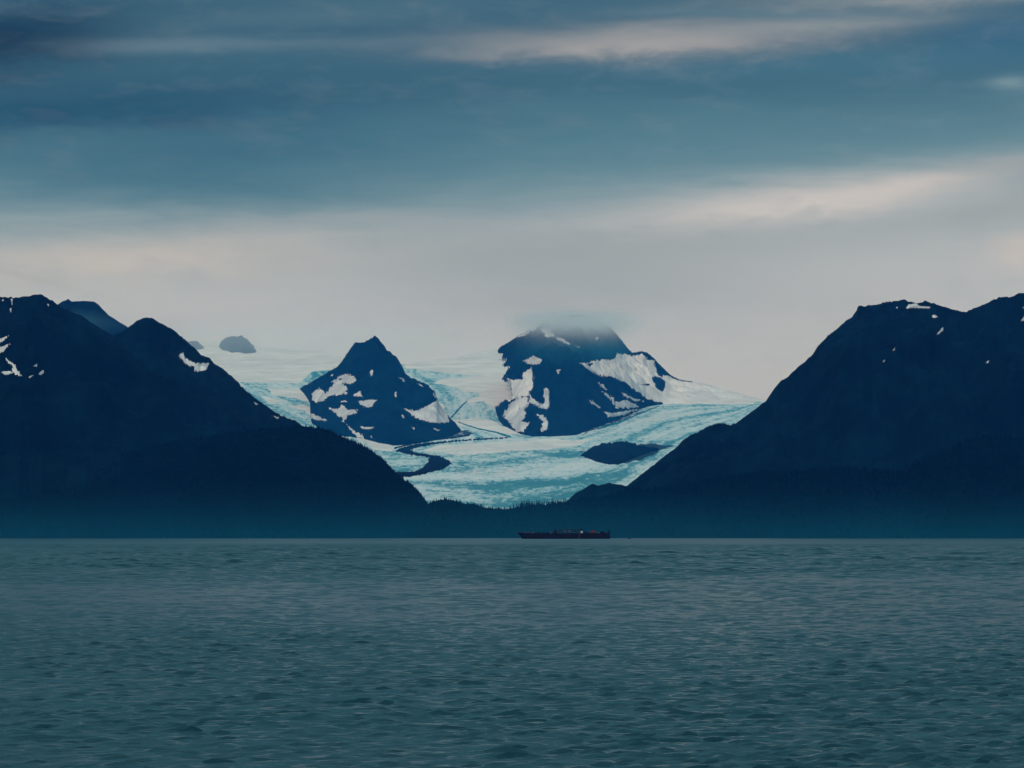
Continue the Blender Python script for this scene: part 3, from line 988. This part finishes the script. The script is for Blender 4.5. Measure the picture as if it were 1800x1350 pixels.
drape(glacier, [[(693, 793), (707, 787), (733, 780), (767, 777), (822, 772), (887, 769), (899, 768), (887, 771), (822, 774.5), (778, 779), (740, 785), (722, 791),
                 (727, 795), (749, 798), (773, 802), (789, 809), (794, 815), (778, 825), (744, 834), (722, 838), (690, 839), (690, 830), (729, 829), (744, 822),
                 (753, 811), (753, 804), (733, 801), (713, 798)]], name="moraine", mat=M_MORAINE, lift=6, step=.7, rag=.9, brk=.3,
      label="dark S-shaped band of rubble looping across the ice")
drape(glacier, [ribbon([(822, 704), (813, 712), (803, 723), (792, 735)], [1.6, 2.6, 3, 3])], name="ice_streak", mat=M_BAND, brk=.1, lift=8, step=.45, rag=.3,
      label="short teal streak of bare ice between the two peaks")
drape(glacier, [ribbon([(806, 742), (825, 749), (842, 754), (872, 760), (884, 764), (898, 768)], [1.6, 2, 2, 2.4, 3.2, 3])], name="ice_streak", mat=M_BAND, brk=.1,
      lift=8, step=.45, rag=.3, label="long thin teal streak of bare ice curving to the big peak's foot")
drape(glacier, [ribbon([(693, 788), (740, 776), (790, 770), (826, 765)], [2.4, 2.4, 2.6, 2.2])], name="moraine", mat=M_MORAINE, lift=8, step=.45, rag=.3, brk=.1,
      label="faint rubble line along the foot of the sharp peak")
drape(glacier, [ribbon([(1050, 754), (1085, 744), (1120, 729), (1160, 713)], [2.5, 3, 2.5, 1.5])], name="ice_streak", mat=M_BAND, brk=.1, lift=8, step=.45, rag=.4,
      label="teal streaks of bare ice along the big peak's right foot")


# ------------------------------------------------------------------ woods
def spruce_arrays(rng, tiers, sides):
    """unit-height ragged spruce crown: stacked skirts with uneven rims"""
    V, F = [], []
    for i in range(tiers):
        z0 = .10 + .80 * i / tiers
        z1 = min(1.0, z0 + 1.75 / (tiers + 1))
        r = .17 * (1 - .86 * i / tiers)
        b0 = len(V)
        tw = rng.uniform(0, 6.28)
        for s in range(sides):
            a = tw + 6.283 * s / sides
            rr = r * rng.uniform(.6, 1.25)
            V.append((rr * math.cos(a), rr * math.sin(a), z0 + rng.uniform(-.035, .03)))
        V.append((rng.uniform(-.01, .01), rng.uniform(-.01, .01), z1))
        for s in range(sides):
            F.append((b0 + s, b0 + (s + 1) % sides, b0 + sides))
    return np.array(V), np.array(F)


def forest(host, n, label, hmin=11, hmax=21, seed=1, min_t=0.02):
    rng = np.random.default_rng(seed)
    variants = [spruce_arrays(rng, 3, 5) for _ in range(8)]
    V = host.V
    K, M, DR, ZR = host.crest
    nc = len(K)
    W_ = V.reshape(-1, nc, 3)[1:91]
    r = 89 * rng.uniform(0, 1, n) ** .55         # thicker towards the crest, where the outline shows it
    c = rng.uniform(0, nc - 1.001, n)
    ri, ci = np.minimum(r.astype(int), 88), c.astype(int)
    fr, fc = (r - ri)[:, None], (c - ci)[:, None]
    P = (W_[ri, ci] * (1 - fr) + W_[ri + 1, ci] * fr) * (1 - fc) + (W_[ri, ci + 1] * (1 - fr) + W_[ri + 1, ci + 1] * fr) * fc
    P = P[P[:, 2] > 3]
    h = rng.uniform(hmin, hmax, len(P)) * (1 + .35 * fbm(P[:, 0] / 120, P[:, 1] / 120, 2))
    Vs, Fs, off = [], [], 0
    pick = rng.integers(0, 8, len(P))
    for v in range(8):
        T, Fv = variants[v]
        Q, hh = P[pick == v], h[pick == v]
        A = T[None] * hh[:, None, None]
        A[:, :, :2] *= 1.25
        A = A + Q[:, None] - np.array([0, 0, 1.0])
        Vs.append(A.reshape(-1, 3))
        Fs.append((Fv[None] + (np.arange(len(Q)) * len(T))[:, None, None]).reshape(-1, 3) + off)
        off += len(Q) * len(T)
    me = mesh_np("forest", np.concatenate(Vs), np.concatenate(Fs), M_NEEDLE, smooth=False)
    link("forest", me, None, label, "forest", kind="stuff")


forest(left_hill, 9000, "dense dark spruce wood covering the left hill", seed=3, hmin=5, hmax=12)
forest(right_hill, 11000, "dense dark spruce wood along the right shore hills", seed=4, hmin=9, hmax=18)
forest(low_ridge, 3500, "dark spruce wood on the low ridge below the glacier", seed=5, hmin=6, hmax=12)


def spruce_meshes(seed):
    rng = np.random.default_rng(seed)
    T, F = spruce_arrays(rng, 6, 7)
    crown = mesh_np("crown", T, F, M_NEEDLE, smooth=False)
    bm = bmesh.new()
    bmesh.ops.create_cone(bm, cap_ends=True, segments=6, radius1=.022, radius2=.010, depth=.5)
    bmesh.ops.translate(bm, verts=bm.verts, vec=(0, 0, .22))
    trunk = bpy.data.meshes.new("trunk")
    bm.to_mesh(trunk)
    bm.free()
    trunk.materials.append(M_BARK)
    return crown, trunk


SPRUCE = [spruce_meshes(60 + i) for i in range(6)]
GROUP_ROW = "spruces standing in a row on the low ridge"


def spruce(px, top, width, label, i):
    """a tree rooted on the low ridge's crest at picture column px, reaching up to picture row `top`"""
    K, M, DR, ZR = low_ridge.crest
    k = float(km(px, 885)[0])
    D = float(np.interp(k, K, DR))
    zb = float(np.interp(k, K, ZR))
    zt = CAM_H + float(km(px, top)[1]) * D
    h = max(5.0, zt - zb + 1.5)
    e = link("spruce_tree", None, None, label, "tree", GROUP_ROW)
    e.location = (k * D, D, zb - 1.5)
    e.rotation_euler = (0, 0, i * 1.7)
    e.scale = (h * width, h * width, h)
    cr, tr = SPRUCE[i % 6]
    link("trunk", tr, e)
    link("crown", cr, e)


tops = [(895.8, 889.2, 1.1, "stubby lone spruce at the left end of the row on the low ridge"),
        (902.6, 884.6, 1.1, "second spruce from the left end of the row, standing apart beside a gap"),
        (930.0, 876.0, 1.2, "tallest spruce in the left half of the row on the low ridge"),
        (970.5, 874.6, 1.2, "tallest spruce near the right end of the row, beside the rocky knob")]
for i, t in enumerate(tops):
    spruce(t[0], t[1], t[2], t[3], i)
xs_row = [908.5, 912, 914.6, 917, 919.4, 922, 925, 927.3, 933.4, 935.5, 938, 940.4, 943, 945.4, 947.8, 950.5, 953, 956.6, 960.6, 963, 965.6, 968, 973.2, 976.4,
          979.5, 982.6, 986, 990, 993.4, 997, 1001, 1005, 1009, 1014, 1018, 1023, 1027, 1032, 1037, 1043]
for i, x in enumerate(xs_row):
    t0 = np.interp(x, [908, 920, 935, 960, 985, 1010, 1043], [882, 879, 878.5, 878, 876.5, 872.5, 868])
    spruce(x, t0 + random.uniform(-1.2, 3.2), random.uniform(.75, 1.35), "slim dark spruce in the close row along the top of the low ridge", i + 4)


# ------------------------------------------------------------------ the ship and what lies on it
SHIP_D = 5600.0
PXM = SHIP_D / FPX                 # metres per picture pixel at the ship


def sx(px):
    return (px - 900) * PXM


def bm_box(bm, x0, x1, y0, y1, z0, z1):
    r = bmesh.ops.create_cube(bm, size=1.0)
    bmesh.ops.scale(bm, verts=r["verts"], vec=(x1 - x0, y1 - y0, z1 - z0))
    bmesh.ops.translate(bm, verts=r["verts"], vec=((x0 + x1) / 2, (y0 + y1) / 2, (z0 + z1) / 2))
    return r["verts"]


def bm_tube(bm, a, b_, r0, r1=None, seg=8):
    a, b_ = Vector(a), Vector(b_)
    d = b_ - a
    r = bmesh.ops.create_cone(bm, cap_ends=True, segments=seg, radius1=r0, radius2=r0 if r1 is None else r1, depth=d.length)
    q = d.to_track_quat("Z", "Y").to_matrix()
    bmesh.ops.rotate(bm, verts=r["verts"], cent=(0, 0, 0), matrix=q)
    bmesh.ops.translate(bm, verts=r["verts"], vec=(a + b_) / 2)


def done(name, bm, mat, parent=None, smooth=False, **kw):
    me = bpy.data.meshes.new(name)
    bmesh.ops.recalc_face_normals(bm, faces=bm.faces)
    bm.to_mesh(me)
    bm.free()
    me.materials.append(mat)
    if smooth:
        for p in me.polygons:
            p.use_smooth = True
    return link(name, me, parent, **kw)


M_HULL = plain("hull_paint", (.008, .0012, .0018), .7, 0, .4, .15, .1)
M_DARK = plain("dark_steel", (.003, .004, .007), .7, 0, .4, .6, .1)
M_DECK = plain("deck_plating", (.008, .007, .009), .8, 0, .4, .3)
M_RAIL = plain("weathered_rail", (.16, .13, .14), .7, 0, .4, .4)
M_WHITE = plain("white_paint", (.55, .56, .58), .5, 0, .15, .5)
M_GREY = plain("grey_steel", (.09, .11, .13), .6, 0, .4, .5)
M_ORANGE = plain("orange_paint", (.26, .034, .012), .6, 0, .35, .5)
M_RUST = plain("rust_red", (.14, .020, .012), .8, 0, .4, .5)


def build_ship():
    HB = 14.0                          # half beam
    FB = 10.8                          # freeboard
    ship = link("cargo_ship", None, None, "long dark low cargo ship lying at anchor before the far shore", "ship")
    ship.location = (0, SHIP_D, 0)
    xb, xs_ = sx(909.2), sx(1071.8)
    # hull: stations from the stern to the raked bow
    st = []
    n = 40
    for i in range(n + 1):
        t = i / n
        x_top = xs_ + (xb - xs_) * t
        bow = max(0.0, (t - .86) / .14)
        half = HB * (1 - bow ** 1.8) + .25
        rake = (9.0 * PXM) * bow ** 1.3
        stern = max(0.0, (.03 - t) / .03)
        sheer = 1.7 * max(0, (t - .80) / .20) ** 1.6
        st.append((x_top, half, rake, FB + sheer, half * (1 - .25 * bow) - 1.5 * stern))
    bm = bmesh.new()
    rings = []
    for x, half, rake, top, low in st:
        row = []
        for s in (-1, 1):
            pass
        prof = [(0.0, -3.0, low * .55), (.0, 0.0, low * .9), (.18, 2.0, low), (.9, top, half)]
        pts = []
        for w, z, hw in prof:
            f = min(1.0, max(0.0, z / top))
            pts.append((x + rake * (1 - f), -hw, z))
        pts2 = [(p[0], -p[1], p[2]) for p in pts[::-1]]
        rings.append([bm.verts.new(p) for p in pts + pts2])
    for a, b_ in zip(rings[:-1], rings[1:]):
        for i in range(len(a) - 1):
            bm.faces.new((a[i], a[i + 1], b_[i + 1], b_[i]))
    bm.faces.new(rings[0])
    bm.faces.new(rings[-1][::-1])
    done("hull", bm, M_HULL, ship)
    # deck inside the bulwark
    bm = bmesh.new()
    up = [bm.verts.new((s[0], -s[1] + .3, s[3] - 1.0)) for s in st]
    dn = [bm.verts.new((s[0], s[1] - .3, s[3] - 1.0)) for s in st]
    for i in range(n):
        bm.faces.new((up[i], up[i + 1], dn[i + 1], dn[i]))
    r = bmesh.ops.extrude_face_region(bm, geom=bm.faces[:])
    bmesh.ops.translate(bm, verts=[v for v in r["geom"] if isinstance(v, bmesh.types.BMVert)], vec=(0, 0, -.3))
    done("deck", bm, M_DECK, ship)
    # pale rail along the bow
    for s in (-1, 1):
        bm = bmesh.new()
        prev = None
        for q in st[32:]:
            p = (q[0], s * (q[1] - .15), q[3] + 1.1)
            bm_tube(bm, (p[0], p[1], q[3] - .2), p, .10, seg=5)
            if prev:
                bm_tube(bm, prev, p, .13, seg=5)
                bm_tube(bm, (prev[0], prev[1], prev[2] - .5), (p[0], p[1], p[2] - .5), .09, seg=5)
            prev = p
        done("bow_rail", bm, M_RAIL, ship)
    # rubbing strake, proud of the plating
    for s in (-1, 1):
        bm = bmesh.new()
        for q, r_ in zip(st[:33], st[1:34]):
            bm_tube(bm, (q[0], s * (q[1] + .02), q[3] - .25), (r_[0], s * (r_[1] + .02), r_[3] - .25), .28, seg=6)
        done("rubbing_strake", bm, M_DARK, ship)
    # bow mast with a crosstree, and the anchor winch
    bm = bmesh.new()
    xm = sx(926.6)
    bm_tube(bm, (xm, 0, FB), (xm, 0, FB + 11.0), .42, .16)
    bm_tube(bm, (xm, -1.6, FB + 7.6), (xm, 1.6, FB + 7.6), .12)
    bm_tube(bm, (xm - 1.0, 0, FB + 6.2), (xm + 1.0, 0, FB + 6.2), .12)
    bm_tube(bm, (xm, 0, FB + 9.5), (xm + 6.5, 0, FB), .06, seg=4)
    done("mast", bm, M_DARK, ship)
    bm = bmesh.new()
    xw = sx(919.3)
    bm_tube(bm, (xw, -3, FB + 2.4), (xw, 3, FB + 2.4), 1.3, seg=12)
    bm_box(bm, xw - 1.2, xw + 1.2, -3.4, -3.0, FB, FB + 3.6)
    bm_box(bm, xw - 1.2, xw + 1.2, 3.0, 3.4, FB, FB + 3.6)
    done("anchor_winch", bm, M_DARK, ship)
    for px, w, h in ((932, 2.0, 1.7), (936.5, 2.6, 1.3), (941, 1.6, 2.0), (946.5, 2.2, 1.4), (951, 1.4, 1.0), (955.5, 2.4, 1.9), (960, 1.5, 1.2),
                     (963.6, 1.8, 2.3), (968.2, 1.9, 1.6)):
        bm = bmesh.new()
        bm_box(bm, sx(px) - w, sx(px) + w, -3, 3, FB - .9, FB + h)
        bm_tube(bm, (sx(px) + .3 * w, 0, FB + h), (sx(px) + .3 * w, 0, FB + h + .9), .3, seg=6)
        done("hatch_housing", bm, random.choice([M_DARK, M_DARK, M_GREY]), ship)
    # deckhouse at the left end of the gantry: a block with a set back upper storey and windows
    dh = None
    bm = bmesh.new()
    bm_box(bm, sx(972.3), sx(979.8), -6, 6, FB - .9, FB + 4.2)
    bm_box(bm, sx(973.5), sx(979.0), -4.6, 4.6, FB + 4.2, FB + 5.6)
    bm_tube(bm, (sx(975), 1, FB + 5.6), (sx(975), 1, FB + 8.2), .12)
    dh = done("deckhouse", bm, M_DARK, ship)
    for i in range(4):
        bm = bmesh.new()
        xw = sx(973.6 + i * 1.6)
        bm_box(bm, xw, xw + .9, -6.05, -5.9, FB + 2.0, FB + 3.0)
        done("window", bm, M_GREY, dh)
    # long gantry of two decks on posts
    g0, g1 = sx(981.2), sx(1018.5)
    bm = bmesh.new()
    bm_box(bm, g0, g1, -5.2, 5.2, FB + 6.4, FB + 7.3)
    bm_box(bm, g0 + 2, g1 - 1, -5.0, 5.0, FB + 2.2, FB + 2.6)
    gan = done("gantry_roof", bm, M_DARK, ship)
    for i in range(9):
        xp = g0 + .6 + (g1 - g0 - 1.2) * i / 8
        for s in (-1, 1):
            bm = bmesh.new()
            bm_tube(bm, (xp, s * 4.9, FB - .9), (xp, s * 4.9, FB + 6.5), .30, seg=6)
            done("post", bm, M_GREY, ship)
    for i in range(11):
        xp = g0 + 2.2 + (g1 - g0 - 6) * i / 10
        bm = bmesh.new()
        h = random.uniform(1.8, 2.6)
        bm_box(bm, xp - 1.15, xp + 1.15, -4.2, -1.6, FB + 2.62, FB + 2.62 + h)
        bm_tube(bm, (xp - .7, -2.9, FB + 2.62 + h), (xp + .7, -2.9, FB + 2.62 + h + .1), .5, seg=6)
        done("locker", bm, random.choice([M_GREY, M_DARK, M_RAIL, M_DARK]), ship)
    # roof gear: rails and vents along the gantry
    bm = bmesh.new()
    for i in range(26):
        xp = g0 + (g1 - g0) * i / 25
        bm_tube(bm, (xp, -5.0, FB + 7.3), (xp, -5.0, FB + 8.2), .07, seg=4)
    bm_tube(bm, (g0, -5.0, FB + 8.2), (g1, -5.0, FB + 8.2), .08, seg=5)
    done("roof_rail", bm, M_GREY, gan)
    bm = bmesh.new()
    bm_box(bm, sx(1017.6), sx(1025.4), -6, 6, FB - .9, FB + 1.0)
    bm_box(bm, sx(1018.8), sx(1024.4), -3, 6, FB + 1.0, FB + 7.6)
    bm_tube(bm, (sx(1020.5), 2, FB + 7.6), (sx(1020.5), 2, FB + 9.4), .16)
    bm_tube(bm, (sx(1023.5), 2, FB + 7.6), (sx(1023.5), 2, FB + 8.8), .3)
    done("control_house", bm, M_DARK, ship)
    # boarding ladder down the side
    xl = sx(1018.0)
    lad = None
    bm = bmesh.new()
    for s in (-.55, .55):
        bm_tube(bm, (xl + s, -HB - .55, .8), (xl + s, -HB - .55, FB + .8), .12, seg=5)
    lad = done("boarding_ladder", bm, M_RAIL, ship)
    for i in range(7):
        bm = bmesh.new()
        z = 1.4 + i * 1.45
        bm_box(bm, xl - .4, xl + .4, -HB - .72, -HB - .42, z, z + .32)
        done("rung", bm, M_RAIL, lad)
    # gear to the right
    bm = bmesh.new()
    bm_box(bm, sx(1027.5), sx(1033.5), -5, 5, FB - .9, FB + 1.6)
    bm_box(bm, sx(1028.5), sx(1030.5), -2, 2, FB + 1.6, FB + 4.8)
    done("hatch_housing", bm, M_DARK, ship)
    for px, w, h in ((1026.4, .9, 5.2), (1031.6, .8, 4.2), (1034.2, .9, 3.1), (1050.0, 1.0, 3.4), (1052.3, .9, 2.4), (1062.6, 1.0, 3.0)):
        bm = bmesh.new()
        bm_box(bm, sx(px) - w, sx(px) + w, -1.5, 1.5, FB - .9, FB + h * .6)
        bm_tube(bm, (sx(px), 0, FB + h * .6), (sx(px), 0, FB + h), .35, seg=6)
        done("vent", bm, random.choice([M_DARK, M_GREY]), ship)
    bm = bmesh.new()
    x5 = sx(1057.8)
    bm_tube(bm, (x5, -3.4, FB + 1.7), (x5, 3.4, FB + 1.7), 2.4, seg=14)
    bm_box(bm, x5 - 3.2, x5 + 3.4, -3.9, -3.4, FB - .9, FB + 3.0)
    bm_box(bm, x5 - 3.2, x5 + 3.4, 3.4, 3.9, FB - .9, FB + 3.0)
    done("stern_winch", bm, M_DARK, ship)
    bm = bmesh.new()
    v = bm_box(bm, sx(1067.6), sx(1071.6), -11, 11, FB - 1.0, FB + 5.2)
    for q in v:
        if q.co.z > FB + 3 and q.co.x < sx(1069):
            q.co.x += 1.6
    bm_tube(bm, (sx(1070.3), -9, FB + 5.2), (sx(1070.3), -9, FB + 7.6), .2)
    bm_tube(bm, (sx(1070.3), 9, FB + 5.2), (sx(1070.3), 9, FB + 7.2), .2)
    done("stern_house", bm, M_DARK, ship)
    bm = bmesh.new()
    bm_tube(bm, (sx(1064.6), -7, FB - .9), (sx(1064.6), -7, FB + 2.6), .5)
    bm_tube(bm, (sx(1066.0), -7, FB - .9), (sx(1066.0), -7, FB + 1.9), .5)
    done("bollard", bm, M_RUST, ship)
    # cargo standing on the deck
    zd = FB - 1.0
    t = link("storage_tank", None, None, "small white tank on the ship's deck beside the control house", "tank")
    t.location = (sx(1022.2), SHIP_D - 9, zd)
    bm = bmesh.new()
    bm_tube(bm, (0, 0, 1.0), (0, 0, 4.6), 2.1, seg=20)
    r = bmesh.ops.create_uvsphere(bm, u_segments=20, v_segments=8, radius=2.1)
    bmesh.ops.scale(bm, verts=r["verts"], vec=(1, 1, .45))
    bmesh.ops.translate(bm, verts=r["verts"], vec=(0, 0, 4.6))
    done("body", bm, M_WHITE, t)
    for a in range(4):
        bm = bmesh.new()
        bm_tube(bm, (1.6 * math.cos(a * 1.57 + .78), 1.6 * math.sin(a * 1.57 + .78), 0), (1.6 * math.cos(a * 1.57 + .78), 1.6 * math.sin(a * 1.57 + .78), 1.4), .2, seg=6)
        done("leg", bm, M_GREY, t)
    # orange-red crawler crane folded down on deck
    e = link("deck_machine", None, None, "orange-red machine with a humped body standing near the ship's stern", "machine")
    e.location = (sx(1042), SHIP_D - 3, zd)
    bm = bmesh.new()
    v = bm_box(bm, -5.2, 5.6, -2.6, 2.6, 1.9, 5.0)
    for q in v:
        if q.co.z > 4:
            q.co.x *= .68
    bmesh.ops.bevel(bm, geom=bm.edges[:], offset=.5, segments=2, affect="EDGES")
    done("body", bm, M_ORANGE, e)
    bm = bmesh.new()
    v = bm_box(bm, -2.2, 2.4, -1.9, 1.9, 5.0, 7.0)
    for q in v:
        if q.co.z > 6:
            q.co.x *= .7
    bmesh.ops.bevel(bm, geom=bm.edges[:], offset=.3, segments=2, affect="EDGES")
    done("cab", bm, M_RUST, e)
    for s in (-1, 1):
        bm = bmesh.new()
        bm_box(bm, -5.4, 5.6, s * 2.9 - .7, s * 2.9 + .7, .35, 1.6)
        bm_tube(bm, (-5.4, s * 2.9 - .7, .98), (-5.4, s * 2.9 + .7, .98), .62, seg=12)
        bm_tube(bm, (5.6, s * 2.9 - .7, .98), (5.6, s * 2.9 + .7, .98), .62, seg=12)
        bm_box(bm, -3, 3, s * 2.4 - .3, s * 2.4 + .3, 1.5, 2.0)
        bm_box(bm, -5.3, 5.5, s * 2.9 - .6, s * 2.9 + .6, 0, .34)
        done("track", bm, M_DARK, e)
    bm = bmesh.new()
    bm_tube(bm, (2.4, 0, 5.2), (-6.6, 0, 4.2), .42, .25, 8)
    bm_tube(bm, (-6.6, 0, 4.2), (-7.2, 0, .4), .2, .2, 6)
    done("boom", bm, M_RUST, e)


build_ship()


def build_skiff():
    e = link("small_boat", None, None, "tiny red boat on the water just off the ship's stern", "boat")
    e.location = (sx(1104.8), SHIP_D - 40, 0)
    bm = bmesh.new()
    rings = []
    for i in range(11):
        t = i / 10
        x = 3.4 - 6.8 * t
        w = 1.1 * (1 - max(0, (t - .55) / .45) ** 2) + .05
        z = .95 + .45 * max(0, (t - .4) / .6) ** 2
        rk = .7 * max(0, (t - .8) / .2)
        rings.append([bm.verts.new(p) for p in ((x + rk, -w * .45, -.35), (x + rk * .6, -w * .9, .25), (x, -w, z), (x, -w + .12, z), (x, -w * .7, .35),
                                                (x, w * .7, .35), (x, w - .12, z), (x, w, z), (x + rk * .6, w * .9, .25), (x + rk, w * .45, -.35))])
    for a, b_ in zip(rings[:-1], rings[1:]):
        for i in range(10):
            bm.faces.new((a[i], a[(i + 1) % 10], b_[(i + 1) % 10], b_[i]))
    bm.faces.new(rings[0])
    bm.faces.new(rings[-1][::-1])
    done("hull", bm, M_RUST, e)
    bm = bmesh.new()
    v = bm_box(bm, -.6, 1.4, -.75, .75, .3, 1.9)
    for q in v:
        if q.co.z > 1 and q.co.x < 0:
            q.co.x += .5
    done("cabin", bm, M_ORANGE, e)
    bm = bmesh.new()
    bm_box(bm, 3.35, 3.8, -.25, .25, .3, 1.35)
    bm_tube(bm, (3.65, 0, -.5), (3.65, 0, .4), .12)
    done("outboard_motor", bm, M_DARK, e)


build_skiff()


# ------------------------------------------------------------------ air: haze, low sea mist, cloud on the big peak
def volume_material(name, rgb, density, aniso=0.0, dens_fn=None):
    m = bpy.data.materials.new(name)
    m.use_nodes = True
    t = m.node_tree
    t.nodes.clear()
    b = NB(t)
    v = b.n("ShaderNodeVolumePrincipled")
    v.inputs["Color"].default_value = rgb + (1,)
    v.inputs["Absorption Color"].default_value = (1, 1, 1, 1)
    v.inputs["Density"].default_value = density
    v.inputs["Anisotropy"].default_value = aniso
    if dens_fn:
        dn = dens_fn(b)
        if isinstance(dn, tuple):
            dn, cl = dn
            b.put(v.inputs["Color"], cl)
        b.put(v.inputs["Density"], dn)
    o = b.n("ShaderNodeOutputMaterial")
    t.links.new(v.outputs[0], o.inputs["Volume"])
    return m


def box_mesh(name, x0, x1, y0, y1, z0, z1, mat):
    bm = bmesh.new()
    bm_box(bm, x0, x1, y0, y1, z0, z1)
    me = bpy.data.meshes.new(name)
    bm.to_mesh(me)
    bm.free()
    me.materials.append(mat)
    return me


HAZE_RGB, HAZE_D = (.03, .30, 1.0), 1.5e-5
link("haze", box_mesh("haze", -30500, 30500, -30500, 30500, -5, 1560, volume_material("haze_air", HAZE_RGB, HAZE_D)), None,
     "thin blue evening haze filling the air over the bay", "haze", kind="stuff")


def mist_density(b):
    pos = b.n("ShaderNodeNewGeometry").outputs["Position"]
    sp = b.n("ShaderNodeSeparateXYZ")
    b.put(sp.inputs[0], pos)
    h = b.smooth(sp.outputs[2], -60, 215, 1.0, 0.0)
    h = b.m("POWER", h, 2.2)
    n = b.noise(pos, .0012, 3, .5)
    return b.m("MULTIPLY", b.m("MULTIPLY", h, b.m("ADD", .4, n)), 3.2e-4)


link("mist", box_mesh("mist", -3000, 3000, 7300, 8700, .6, 220, volume_material("sea_mist", (.05, .70, 1.0), 1e-4, 0, mist_density)), None,
     "low teal mist lying along the foot of the far shore", "mist", kind="stuff")


def valley_density(b):
    pos = b.n("ShaderNodeNewGeometry").outputs["Position"]
    sp = b.n("ShaderNodeSeparateXYZ")
    b.put(sp.inputs[0], pos)
    x, y, z = sp.outputs
    f = b.m("MULTIPLY", b.smooth(b.m("ABSOLUTE", x), 1500, 2300, 1, 0), b.smooth(z, 700, 1250, 1, 0))
    return b.m("MULTIPLY", f, 6.0e-5)


link("mist", box_mesh("mist", -2400, 2400, 12000, 13900, 1, 1300, volume_material("valley_air", (.02, .42, 1.0), 1e-5, 0, valley_density)), None,
     "blue mist hanging in the glacier valley between the dark mountains", "mist", kind="stuff")


def cap_density(b):
    pos = b.n("ShaderNodeNewGeometry").outputs["Position"]
    sp = b.n("ShaderNodeSeparateXYZ")
    b.put(sp.inputs[0], pos)
    x, y, z = sp.outputs
    n = b.m("SUBTRACT", b.noise(pos, .0035, 5, .6, .5), .5)
    # the cloud deck climbs with the slope it clings to
    zr = b.m("SUBTRACT", z, b.m("MULTIPLY", y, .0765))
    zn = b.m("ADD", zr, b.m("MULTIPLY", n, 120))
    h = b.m("POWER", b.smooth(zn, -165, 10), 1.7)
    h = b.m("MULTIPLY", h, b.smooth(b.m("ADD", zr, b.m("MULTIPLY", n, -90)), -60, 45, 1, 0))
    f = b.m("MULTIPLY", b.smooth(y, 14500, 15300), b.smooth(y, 17900, 18400, 1, 0))
    rx = b.m("ABSOLUTE", b.m("SUBTRACT", x, 350))
    f = b.m("MULTIPLY", f, b.smooth(b.m("ADD", rx, b.m("MULTIPLY", n, 480)), 30, 420, 1, 0))
    d = b.m("MULTIPLY", b.m("MULTIPLY", h, f), 2.3e-3)
    veil = b.m("MULTIPLY", b.smooth(zn, -340, -90), b.smooth(zr, -60, 60, 1, 0))
    d = b.m("ADD", d, b.m("MULTIPLY", b.m("MULTIPLY", veil, f), 2.6e-4))
    return d, b.mix(b.smooth(zn, -200, -100), (.12, .78, 1.0, 1), (1.0, 1.0, 1.0, 1))


link("cloud", box_mesh("cloud", -560, 1220, 14450, 18450, 760, 1500, volume_material("stratus", (.90, .98, 1.0), 1e-3, -.45, cap_density)), None,
     "soft grey cloud wrapping the flat top of the big central peak", "cloud", kind="stuff")


def far_density(b):
    pos = b.n("ShaderNodeNewGeometry").outputs["Position"]
    sp = b.n("ShaderNodeSeparateXYZ")
    b.put(sp.inputs[0], pos)
    x, y, z = sp.outputs
    n = b.m("SUBTRACT", b.noise(pos, .0016, 4, .6, .4), .5)
    zz = b.m("ADD", z, b.m("MULTIPLY", n, 150))
    far = b.m("MULTIPLY", b.smooth(y, 19000, 19600), b.smooth(y, 21200, 21900, 1, 0))
    far = b.m("MULTIPLY", far, b.smooth(b.m("ABSOLUTE", b.m("ADD", x, 1500)), 700, 1750, 1, 0))
    far = b.m("MULTIPLY", far, b.m("MULTIPLY", b.smooth(zz, 1120, 1320), b.smooth(z, 1420, 1530, 1, 0)))
    return b.m("MULTIPLY", far, 3.2e-4)


link("cloud", box_mesh("cloud", -3300, 300, 18950, 21950, 1000, 1540, volume_material("far_stratus", (.90, .98, 1.0), 1e-3, -.4, far_density)), None,
     "thin pale cloud lying over the far snowfield and its small rocks", "cloud", kind="stuff")


def wisp_density(b):
    pos = b.n("ShaderNodeNewGeometry").outputs["Position"]
    v = b.n("ShaderNodeVectorMath", operation="SUBTRACT")
    b.put(v.inputs[0], pos)
    v.inputs[1].default_value = (-2010, 13150, 975)
    w = b.n("ShaderNodeVectorMath", operation="DIVIDE")
    b.put(w.inputs[0], v.outputs[0])
    w.inputs[1].default_value = (330, 330, 70)
    ln = b.n("ShaderNodeVectorMath", operation="LENGTH")
    b.put(ln.inputs[0], w.outputs[0])
    n = b.m("SUBTRACT", b.noise(pos, .005, 4, .6, .4), .5)
    return b.m("MULTIPLY", b.smooth(b.m("ADD", ln.outputs["Value"], b.m("MULTIPLY", n, .9)), .1, 1.0, 1, 0), 5e-4)


link("cloud", box_mesh("cloud", -2420, -1640, 12780, 13520, 880, 1140, volume_material("wisp", (.45, .90, 1.0), 1e-3, .2, wisp_density)), None,
     "thin wisp of mist below the hazy rounded summit at the left", "cloud", kind="stuff")
